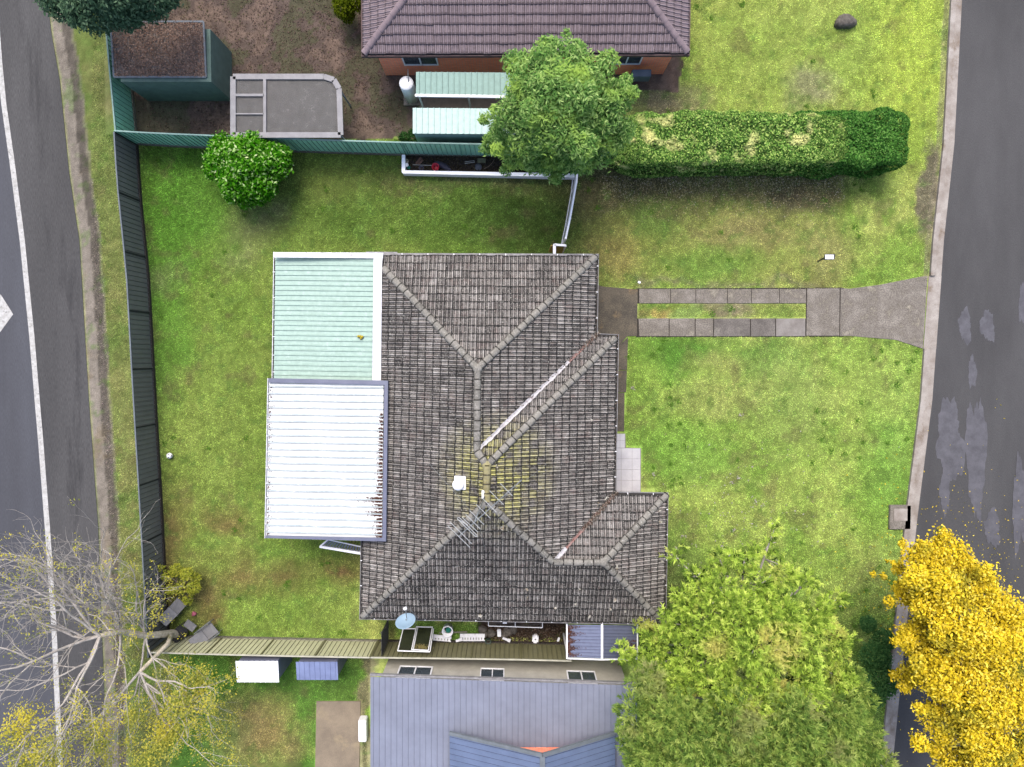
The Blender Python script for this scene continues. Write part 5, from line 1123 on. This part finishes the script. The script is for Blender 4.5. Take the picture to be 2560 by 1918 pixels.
tag(flakes('fallen_leaves', pp, (0, 0, 1), .035, M['gold']), 'yellow fallen blossom on the road and verge around the golden tree', 'leaves', kind='stuff')
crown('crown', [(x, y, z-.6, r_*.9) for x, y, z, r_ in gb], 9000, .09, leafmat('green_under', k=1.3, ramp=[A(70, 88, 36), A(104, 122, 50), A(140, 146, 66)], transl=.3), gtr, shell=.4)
# bare tree bottom left
bt = thing('bare_tree', 'leaning bare grey tree with sparse yellow leaves in the lower left corner', 'tree', P(462, 1580))
tw = MB(); leafpts = []
rb = random.Random(21)
def grow(p, d, L_, r_, dep):
    n = 5; pts = [p]; rad = [r_]; q_ = p.copy(); dd = d.copy()
    for i in range(n):
        dd = (dd+Vector((rb.uniform(-1, 1), rb.uniform(-1, 1), rb.uniform(-.8, .9)))*.3).normalized(); q_ = q_+dd*(L_/n); pts.append(q_.copy()); rad.append(r_*(1-.35*(i+1)/n))
    tw.tube(pts, rad, 6 if r_ > .03 else 4, cap=False)
    if dep >= 3 and rb.random() < .75:
        for k in pts[1::2]: leafpts.append(k)
    if dep >= 7 or r_ < .0055: return
    nb_ = 3 if dep < 4 else (3 if rb.random() < .4 else 2)
    for k in range(nb_):
        t = rb.choice([1, 2, 3, 4]) if k else 5
        nd = (dd+Vector((rb.uniform(-1, 1), rb.uniform(-1, 1), rb.uniform(-.55, .75)))*(.75 if k else .4)).normalized()
        grow(pts[t], nd, L_*rb.uniform(.6, .84), rad[t]*(.64 if k else .8), dep+1)
base = Vector(P(462, 1580, 0)); k1 = Vector(P(430, 1583, 1.0)); k2 = Vector(P(365, 1590, 2.2)); k3 = Vector(P(300, 1578, 3.2)); k4 = Vector(P(250, 1590, 4.2))
tr_ = MB(); tr_.tube([base-Vector((0, 0, .1)), base+Vector((-.02, 0, .4)), k1, k2, k3, k4], [.2, .17, .16, .14, .12, .09], 10); tr_.tube([k1, Vector(P(420, 1610, 1.8)), Vector(P(350, 1680, 3.2))], [.12, .1, .07], 8); tr_.build('trunk', mat('mossy_bark', A(200, 190, 172, 1.5), A(160, 150, 130, 1.5), scale=4, bscale=25, fine=.25, c3=A(150, 150, 80), scale3=2), bt, smooth=True)
V3 = Vector
starts = [(k3, V3((-.2, 1, .35)), 2.2, .075), (k3, V3((.15, .9, .45)), 1.9, .06), (k4, V3((-.8, .8, .5)), 2.3, .075), (k4, V3((-1, .1, .5)), 2.4, .08), (k4, V3((-.6, -.8, .5)), 2.5, .08), (k4, V3((.1, -.9, .6)), 2.4, .07),
          (k2, V3((-.05, .9, .3)), 1.7, .055), (V3(P(350, 1680, 3.2)), V3((.3, -1, .4)), 2.3, .07), (V3(P(350, 1680, 3.2)), V3((.7, -.7, .3)), 2.2, .06), (V3(P(350, 1680, 3.2)), V3((-.5, -1, .4)), 2.4, .07), (k2, V3((.3, -.9, .6)), 1.8, .05), (k3, V3((-.5, 1, .1)), 2.6, .07), (k4, V3((-1, .5, .2)), 2.8, .075), (k4, V3((-1, -.4, .2)), 2.8, .075)]
starts += [(k2, V3((.1, 1, .15)), 1.9, .05), (k3, V3((.25, 1, .1)), 2.0, .055), (k2, V3((-.2, 1, .2)), 2.1, .06), (k2, V3((-.4, 1, .1)), 1.8, .05), (k2, V3((-.1, -1, .3)), 2.3, .06), (k4, V3((-.5, 1.0, .3)), 2.6, .07), (k3, V3((.1, -1, .35)), 2.4, .06), (k3, V3((-.1, 1, .05)), 3.0, .07)]
for s_, d_, L_, r_ in starts: grow(V3(s_), d_.normalized(), L_, r_*.8, 1)

tw.build('branch', M['barkp'], bt)
print('twigs', len(tw.f), 'leafpts', len(leafpts))
lp = np.array([tuple(v_) for v_ in leafpts]); pxx, pyy = toPX(lp[:, 0], lp[:, 1], lp[:, 2])
prob = np.clip(.16+.5*(pxx-250)/300+.5*(pyy-1600)/300, .07, .8); sel = lp[rng.random(len(lp)) < prob]
sel = np.repeat(sel, 9, 0)+rng.normal(0, .11, (len(sel)*9, 3))
M['ytl'] = leafmat('yellowing_leaf', k=1.5, ramp=[A(104, 116, 50), A(150, 158, 72), A(186, 184, 84), A(214, 200, 84)], clump=A(214, 200, 76), cscale=.5, clo=.48, chi=.62, transl=.35)
flakes('leaves', sel, (0, 0, 1), .04, M['ytl'], bt)
crown('leaves', [(60, 1800, 6, .7), (30, 1850, 6, .6), (100, 1880, 6, .7), (140, 1900, 5.5, .6), (60, 1910, 6, .7), (500, 1700, 3.5, .6), (450, 1760, 4, .7), (420, 1840, 4, .8), (330, 1790, 4.6, .5), (250, 1860, 5, .6), (370, 1900, 4.5, .7)], 7000, .05, M['ytl'], bt, shell=.15, jitter=.5)
def shrub(label, base, blobs, n, size, lm, name='shrub', **kw): return tree(name, label, 'shrub', base, blobs, n, size, lm, r0=.05, forkz=.35, **kw)
M['ysh'] = leafmat('golden_shrub_leaf', k=1.4, ramp=[A(110, 130, 44), A(160, 170, 58), A(196, 194, 78), A(150, 168, 70)], transl=.35)
shrub('yellow green shrub between the bare tree and the back lawn', (468, 1465), [(440, 1425, .6, .28), (468, 1436, .8, .3), (484, 1470, .7, .3), (452, 1470, .6, .3), (418, 1440, .5, .26), (470, 1500, .5, .24), (425, 1475, .5, .22), (492, 1445, .5, .2), (400, 1420, .5, .2)], 2000, .05, M['ysh'])
M['dsh'] = leafmat('dark_shrub_leaf', [A(26, 50, 26), A(50, 86, 44), A(80, 120, 62)], transl=.25)
shrub('dark green shrub in the gap between house corner and feathery tree', (1625, 1595), [(1610, 1590, 1.0, .5), (1640, 1600, 1.2, .5), (1600, 1620, .9, .45), (1650, 1570, .8, .4), (1680, 1600, .9, .5)], 5000, .055, M['dsh'])
shrub('bluish green shrub between feathery tree and golden tree', (2190, 1670), [(2190, 1640, 2.0, .6), (2200, 1700, 2.2, .7), (2180, 1740, 2.0, .5), (2210, 1600, 1.6, .45), (2170, 1560, 1.2, .35)], 7000, .06, leafmat('blue_leaf', [A(50, 90, 56), A(90, 140, 80), A(124, 166, 96)], transl=.3))
tree('dark_tree', 'dark bluish green tree cut off by the top left corner', 'tree', (250, -60), [(160, -10, 4.5, .9), (230, 10, 5.2, 1.0), (300, 10, 5.2, .9), (370, -5, 4.8, .8), (410, -20, 4.2, .6), (120, -40, 4, .8), (270, -50, 6, 1.2), (190, 30, 4.2, .5), (330, 35, 4.2, .4)], 22000, .075, leafmat('dark_tree_leaf', k=1.4, ramp=[A(44, 66, 50), A(76, 104, 78), A(108, 132, 104)], transl=.25), r0=.2, forkz=2)
shrub('small bright green shrub at the left of the brown tiled roof', (865, 20), [(860, 20, 1.2, .45), (880, 0, 1.4, .5), (850, -10, 1.2, .4), (870, 40, .9, .3)], 3500, .055, leafmat('olive_leaf', [A(60, 76, 10), A(96, 112, 20), A(130, 140, 40)], transl=.3))
shrub('small weed clump climbing behind the teal fence near the mint roofs', (1040, 345), [(1035, 340, .6, .3), (1060, 343, .5, .3), (1010, 345, .4, .25)], 1500, .05, M['dsh'])

# ------------------------------------------------------------------ north neighbour
nh = thing('house', 'neighbouring orange brick house with pale brown tiled hip roof at the top', 'house', P(1320, 60))
zn = 2.55; NE = {'SW': P(905, 141, zn), 'SE': P(1723, 138, zn)}; NE['NW'] = NE['SW']+np.array([.05, 9.5, 0]); NE['NE'] = NE['SE']+np.array([.05, 9.5, 0])
M['tileN'] = tilemat('brown_tile', [A(140, 124, 130), A(156, 140, 146), A(168, 152, 158), A(178, 164, 168)], A(104, 92, 96), speck=.1)
wN = NE['SE'][0]-NE['SW'][0]; tN = math.tan(R(23)); R1n = np.array([NE['SW'][0]+4.75, NE['SW'][1]+4.75, zn+4.75*tN]); R2n = np.array([NE['SE'][0]-4.75, NE['SE'][1]+4.75, zn+4.75*tN])
acc = []
tiles(acc, [[NE['SW'], NE['SE'], R2n, R1n]], NE['SW'], NE['SE'], z0=zn, tan=tN, v0=.05, grime_shade=-.2, seed=20)
tiles(acc, [[NE['SE'], NE['NE'], R2n]], NE['SE'], NE['NE'], z0=zn, tan=tN, v0=.05, grime_shade=-.3, seed=21)
tiles(acc, [[NE['NE'], NE['NW'], R1n, R2n]], NE['NE'], NE['NW'], z0=zn, tan=tN, v0=.05, grime_shade=-.3, seed=22)
tiles(acc, [[NE['NW'], NE['SW'], R1n]], NE['NW'], NE['SW'], z0=zn, tan=tN, v0=.05, grime_shade=-.3, seed=23)
rn_ = joined('roof', acc, M['tileN'], nh); M['capN'] = mat('brown_cap', A(160, 142, 148), A(140, 124, 130), scale=4, fine=.15)
for a_, c_ in ((NE['SW'], R1n), (NE['SE'], R2n), (R1n, R2n), (NE['NW'], R1n), (NE['NE'], R2n)): capping(m2(a_, c_, .02), c_, rn_, M['capN'])
M['gutN'] = mat('brown_gutter', A(120, 98, 98), A(100, 82, 82), scale=3, fine=.1)
sweep([NE['SW'], NE['SE'], NE['NE'], NE['NW']], [(-.02, -.15), (-.02, .0), (.02, .0), (.02, -.06), (.1, -.06)], zn+.03, closed=True, m=M['gutN'], name='gutter', parent=nh)
wl = [(NE['SW'][0]+.5, NE['SW'][1]+.28), (NE['SE'][0]-.5, NE['SE'][1]+.28), (NE['NE'][0]-.55, NE['NE'][1]-.5), (NE['NW'][0]+.55, NE['NW'][1]-.5)]
def brickmat(name, c1, c2):
    m = bpy.data.materials.new(name); m.use_nodes = True; N = m.node_tree.nodes; L = m.node_tree.links; t = N.new('ShaderNodeTexBrick'); t.inputs['Color1'].default_value = (*c1, 1); t.inputs['Color2'].default_value = (*c2, 1); t.inputs['Mortar'].default_value = (.3, .28, .25, 1)
    t.inputs['Scale'].default_value = 1; t.inputs['Brick Width'].default_value = .24; t.inputs['Row Height'].default_value = .086; t.inputs['Mortar Size'].default_value = .008
    g_ = N.new('ShaderNodeNewGeometry'); sx = N.new('ShaderNodeSeparateXYZ'); ad = N.new('ShaderNodeMath'); cx = N.new('ShaderNodeCombineXYZ'); L.new(g_.outputs['Position'], sx.inputs[0]); L.new(sx.outputs[0], ad.inputs[0]); L.new(sx.outputs[1], ad.inputs[1]); L.new(ad.outputs[0], cx.inputs[0]); L.new(sx.outputs[2], cx.inputs[1]); L.new(cx.outputs[0], t.inputs[0]); L.new(t.outputs[0], N['Principled BSDF'].inputs['Base Color']); N['Principled BSDF'].inputs['Roughness'].default_value = .85; return m
M['brickN'] = brickmat('orange_brick', A(228, 124, 86, 2.7), A(206, 104, 70, 2.7)); M['brick'] = brickmat('tan_brick', A(160, 110, 86), A(140, 92, 72)); wall.data.materials[0] = M['brick']
b = MB(); b.prism(wl, 0, 2.42); nw = b.build('wall', M['brickN'], nh); b = MB(); b.prism([(p[0], p[1]) for p in (NE['SW'], NE['SE'], NE['NE'], NE['NW'])], 2.44, 2.46); b.build('soffit', M['gutN'], nh)
for t0, t1 in ((.08, .2), (.45, .62), (.8, .9)):
    a_ = np.array([*wl[0], 0]); c_ = np.array([*wl[1], 0]); window(a_+(c_-a_)*t0, a_+(c_-a_)*t1, 1.1, 2.1, nw)
b = MB(); p = P(1600, 192, .9); b.box((p[0], p[1], .75), .8, .3, .55); obj1('air_conditioner', 'grey blue air conditioner box on the orange brick wall', 'air conditioner', b, mat('ac_grey', A(120, 134, 150), fine=.05), bevel=.02)
ma = thing('patio_awning', 'mint green lean to awning below the orange brick wall', 'awning', P(1165, 230))
ribroof('roof_sheet', [P(1040, 180, 2.3), P(1040, 236, 2.15), P(1300, 240, 2.15), P(1300, 182, 2.3)], 18, attrmat('mint_faded', A(170, 204, 192), A(110, 140, 130)), ma)
b = MB()
for x, y in ((1045, 232), (1170, 234), (1295, 236)): p = P(x, y, 2.1); b.box((p[0], p[1], 0), .07, .07, 2.1)
b.build('post', M['white'], ma); b = MB(); b.bar(P(1038, 239, 2.12), P(1300, 243, 2.12), .1, .1); b.build('gutter', M['white'], ma)
paver('path', [(1048, 240), (1300, 240), (1300, 288), (1048, 288)], .05, mat('paving_tan', A(150, 138, 124), A(128, 118, 106), scale=3, fine=.2))
ms_ = thing('garden_shed', 'shed with a pale mint roof right behind the teal fence', 'shed', P(1140, 300))
ribroof('roof', [P(1032, 270, 2.1), P(1032, 334, 2.2), P(1300, 336, 2.2), P(1300, 272, 2.1)], 18, attrmat('mint_pale', A(204, 234, 228), A(150, 186, 178)), ms_)
b = MB(); pa, pb = P(1036, 336, 2.0), P(1298, 276, 2.0); b.prism([(pa[0], pa[1]), (pb[0], pa[1]), (pb[0], pb[1]), (pa[0], pb[1])], 0, 2.05); b.build('wall', M['tealt'], ms_)
b = MB(); p = P(1030, 245, 0); wh = thing('water_heater', 'white cylindrical water heater at the corner of the brick house', 'water heater', p); b.lathe((p[0], p[1], .1), [(.3, 0), (.3, 1.5), (.27, 1.56), (.1, 1.6), (.01, 1.6)], 24); b.build('tank', M['white'], wh, smooth=True)
b = MB(); b.box((p[0], p[1], 0), .7, .7, .1); b.build('base', M['conc'], wh); b = MB(); b.tube([(p[0]+.1, p[1], 1.68), (p[0]+.1, p[1]+.2, 1.8), (p[0]+.1, p[1]+.5, 1.8)], .02, 6); b.build('pipe', M['galv'], wh)
# leaf covered shed
ls = thing('garden_shed', 'green shed with a roof buried in brown leaves in the dirt yard', 'shed', P(410, 150))
b = MB(); pa, pb = P(284, 192, 2.2), P(512, 58, 2.2); wls = [(pa[0], pa[1]), (pb[0], pa[1]), (pb[0], pb[1]), (pa[0], pb[1])]; ci_ = [(x_*.985, y_*.985) for x_, y_ in wls]; b.prism(ci_, 0, 2.12); b.build('wall', mat('dark_teal_wall', A(112, 138, 128), fine=.08), ls)
c4 = [np.array([*wls[0], 2.15]), np.array([*wls[3], 2.3]), np.array([*wls[2], 2.3]), np.array([*wls[1], 2.15])]
ribroof('roof', c4, 14, attrmat('brown_grey_sheet', A(140, 126, 118), A(100, 90, 84), wear=A(120, 96, 84)), ls, rib=.025)
b = MB()
for i in range(4): b.bar(c4[i]+np.array([0, 0, .02]), c4[(i+1) % 4]+np.array([0, 0, .02]), .07, .05)
b.build('trim', M['chart'], ls)
pp = [c4[0]+(c4[1]-c4[0])*rng.random()+(c4[3]-c4[0])*rng.random()**.8+np.array([0, 0, .04]) for _ in range(5200)]
flakes('leaf_litter', pp, (0, 0, 1), .045, leafmat('shed_leaves', k=1.5, ramp=[A(110, 84, 70), A(140, 116, 104), A(96, 84, 76), A(166, 140, 124)], transl=.1), ls)
# aviary
av = thing('aviary', 'grey mesh roofed cage in the brown dirt yard', 'cage', P(715, 270))
M['mesh'] = mat('shade_mesh', A(128, 126, 124), A(112, 110, 108), scale=3, bscale=40, fine=.15, alpha=.75); M['frame'] = mat('frame_grey', A(178, 176, 178), A(160, 158, 160), fine=.08)
zz_ = 2.0; AVP = [(583, 192), (810, 192), (835, 200), (848, 222), (852, 338), (583, 338)]
b = MB(); pts = [P(x, y, zz_) for x, y in AVP]
for i in range(len(pts)): b.bar(pts[i], pts[(i+1) % len(pts)], .22, .06)
b.bar(P(662, 196, zz_+.004), P(662, 336, zz_+.004), .12, .05); b.bar(P(585, 238, zz_+.004), P(660, 238, zz_+.004), .1, .05); b.bar(P(585, 285, zz_+.004), P(660, 285, zz_+.004), .05, .05); b.build('frame', M['frame'], av)
b = MB(); b.slab([p-np.array([0, 0, .045]) for p in pts], .01); b.build('roof_mesh', M['mesh'], av)
for x, y in AVP[:2]+AVP[3:]: b = MB(); p = P(x, y, zz_); b.box((p[0], p[1], 0), .06, .06, zz_); b.build('post', M['frame'], av)
pp = [P(rng.uniform(285, 1010), rng.uniform(-40, 330), .03) for _ in range(9000)]
tag(flakes('leaf_litter', pp, (0, 0, 1), .035, leafmat('yard_litter', [A(70, 60, 54), A(104, 86, 78), A(130, 110, 100), A(92, 96, 60)], transl=.05)), 'brown leaf litter over the dirt yard at the top left', 'leaf litter', kind='stuff')
lump('rock', 'lone dark rock on the lawn at the top right', 'rock', 2110, 58, 0, .42, .35, M['rock'], sx=1.1, sy=.7, seed=9)
# pit cover by right road
pc_ = thing('drain_pit', 'concrete drain pit with pale lid beside the right kerb', 'drain', P(2247, 1290)); b = MB(); p = P(2247, 1292); b.box((p[0], p[1], 0), .95, 1.1, .13); b.build('surround', M['conc'], pc_, bevel=.02)
b = MB(); b.box((p[0], p[1]+.12, .13), .6, .55, .02); b.build('lid', M['kerb'], pc_)

# ------------------------------------------------------------------ south neighbour
sh = thing('house', 'neighbouring house with flat blue grey metal roof at the bottom edge', 'house', P(1250, 1800))
M['blueR'] = attrmat('blue_roof_sheet', A(146, 152, 172), A(124, 130, 150), nscale=1); M['blueR2'] = attrmat('blue_porch_sheet', A(118, 134, 168), A(84, 96, 124), nscale=1.5)
zs = 2.9; zt = 3.15
ribroof('roof', [P(926, 1692, zs), P(926, 2010, zt), P(1592, 2012, zt), P(1592, 1714, zs)], 46, M['blueR'], sh, rib=.02, rw=.1)
sweep([P(1593, 1712, zs), P(925, 1690, zs)], [(-.08, -.12), (-.08, .02), (-.02, .02), (-.02, -.06), (.03, -.06)], zs, m=M['gutter'], name='gutter', parent=sh)
b = MB(); wp_ = [P(945, 1712, zs), P(1575, 1730, zs), P(1575, 2000, zs), P(945, 2000, zs)]; b.prism([(p[0], p[1]) for p in wp_][::-1], 0, zs-.1); sw = b.build('wall', mat('grey_render', A(186, 182, 170, 1.5), A(170, 166, 156, 1.5), scale=2, fine=.08), sh)
for t0, t1 in ((.12, .24), (.5, .6), (.8, .94)):
    a_, c_ = np.array([*wp_[1][:2], 0]), np.array([*wp_[0][:2], 0]); window(a_+(c_-a_)*t0, a_+(c_-a_)*t1, 1.2, 2.3, sw)
# raised gable
ge, gr = 3.4, 4.9; a_, c_, r0_ = P(1124, 1828, ge), P(1538, 1844, ge), P(1356, 1890, gr); xa, xc, xr = a_[0], c_[0], (a_[0]+c_[0])/2; yy = (a_[1]+c_[1])/2; ysn = yy-7
r0_ = np.array([r0_[0], yy, gr]); A0 = np.array([xa, yy, ge]); C0 = np.array([xc, yy, ge]); A1 = A0+[0, -7, 0]; C1 = C0+[0, -7, 0]; r1_ = r0_+[0, -7, 0]
ribroof('gable_roof', [A0, r0_, r1_, A1], 30, M['blueR2'], sh, rib=.025); ribroof('gable_roof', [r0_, C0, C1, r1_], 30, M['blueR2'], sh, rib=.025)
b = MB(); b.bar(A0+[0, .05, .0], r0_+[0, .05, .03], .14, .1); b.bar(r0_+[0, .05, .03], C0+[0, .05, .0], .14, .1); b.bar(r0_+[0, 0, .04], r1_+[0, 0, .04], .2, .05); b.build('barge_board', M['chart'], sh)
b = MB(); o = np.array([0, -.75, 0]); b.add([A0+o+[.2, 0, -.05], C0+o+[-.2, 0, -.05], r0_+o+[0, 0, -.12], [xa+.2, yy-.75, 2.9], [xc-.2, yy-.75, 2.9]], [(0, 1, 2), (3, 4, 1, 0)]); b.prism([(xa+.3, yy-6.9), (xc-.3, yy-6.9), (xc-.3, yy-.9), (xa+.3, yy-.9)], 2.8, ge-.02); b.build('gable_wall', M['brickN'], sh)
for lab, x0, x1, y0, y1, m_ in (('white topped garden shed behind the olive fence', 592, 697, 1650, 1706, M['white']), ('blue grey topped shed behind the olive fence', 742, 845, 1652, 1700, mat('shed_blue', A(150, 164, 208), A(132, 144, 186), scale=1.5, fine=.05))):
    s_ = thing('garden_shed', lab, 'shed', P((x0+x1)/2, y0-20)); zz_ = 1.9; pa, pb = P(x0, y1, zz_), P(x1, y0, zz_); pb[1] += .0
    b = MB(); b.prism([(pa[0]+.06, pa[1]+.06), (pb[0]-.06, pa[1]+.06), (pb[0]-.06, pb[1]-.06), (pa[0]+.06, pb[1]-.06)], 0, zz_-.03); b.build('wall', M['flash'], s_)
    ribroof('roof', [np.array([pa[0], pa[1], zz_]), np.array([pa[0], pb[1], zz_+.1]), np.array([pb[0], pb[1], zz_+.1]), np.array([pb[0], pa[1], zz_])], 8, m_, s_, rib=.02)
paver('slab', [(792, 1752), (902, 1752), (895, 2100), (785, 2100)], .06, mat('slab_tan', A(168, 152, 130), A(146, 132, 114), scale=1, fine=.15, c3=A(184, 166, 134), scale3=.7))
b = MB(); p = P(912, 1815); b.box((p[0]-.02, p[1], 0), .35, 1.0, .45); obj1('storage_box', 'tall white box against the wall of the blue roofed house', 'box', b, M['white'], bevel=.03)
print('done')
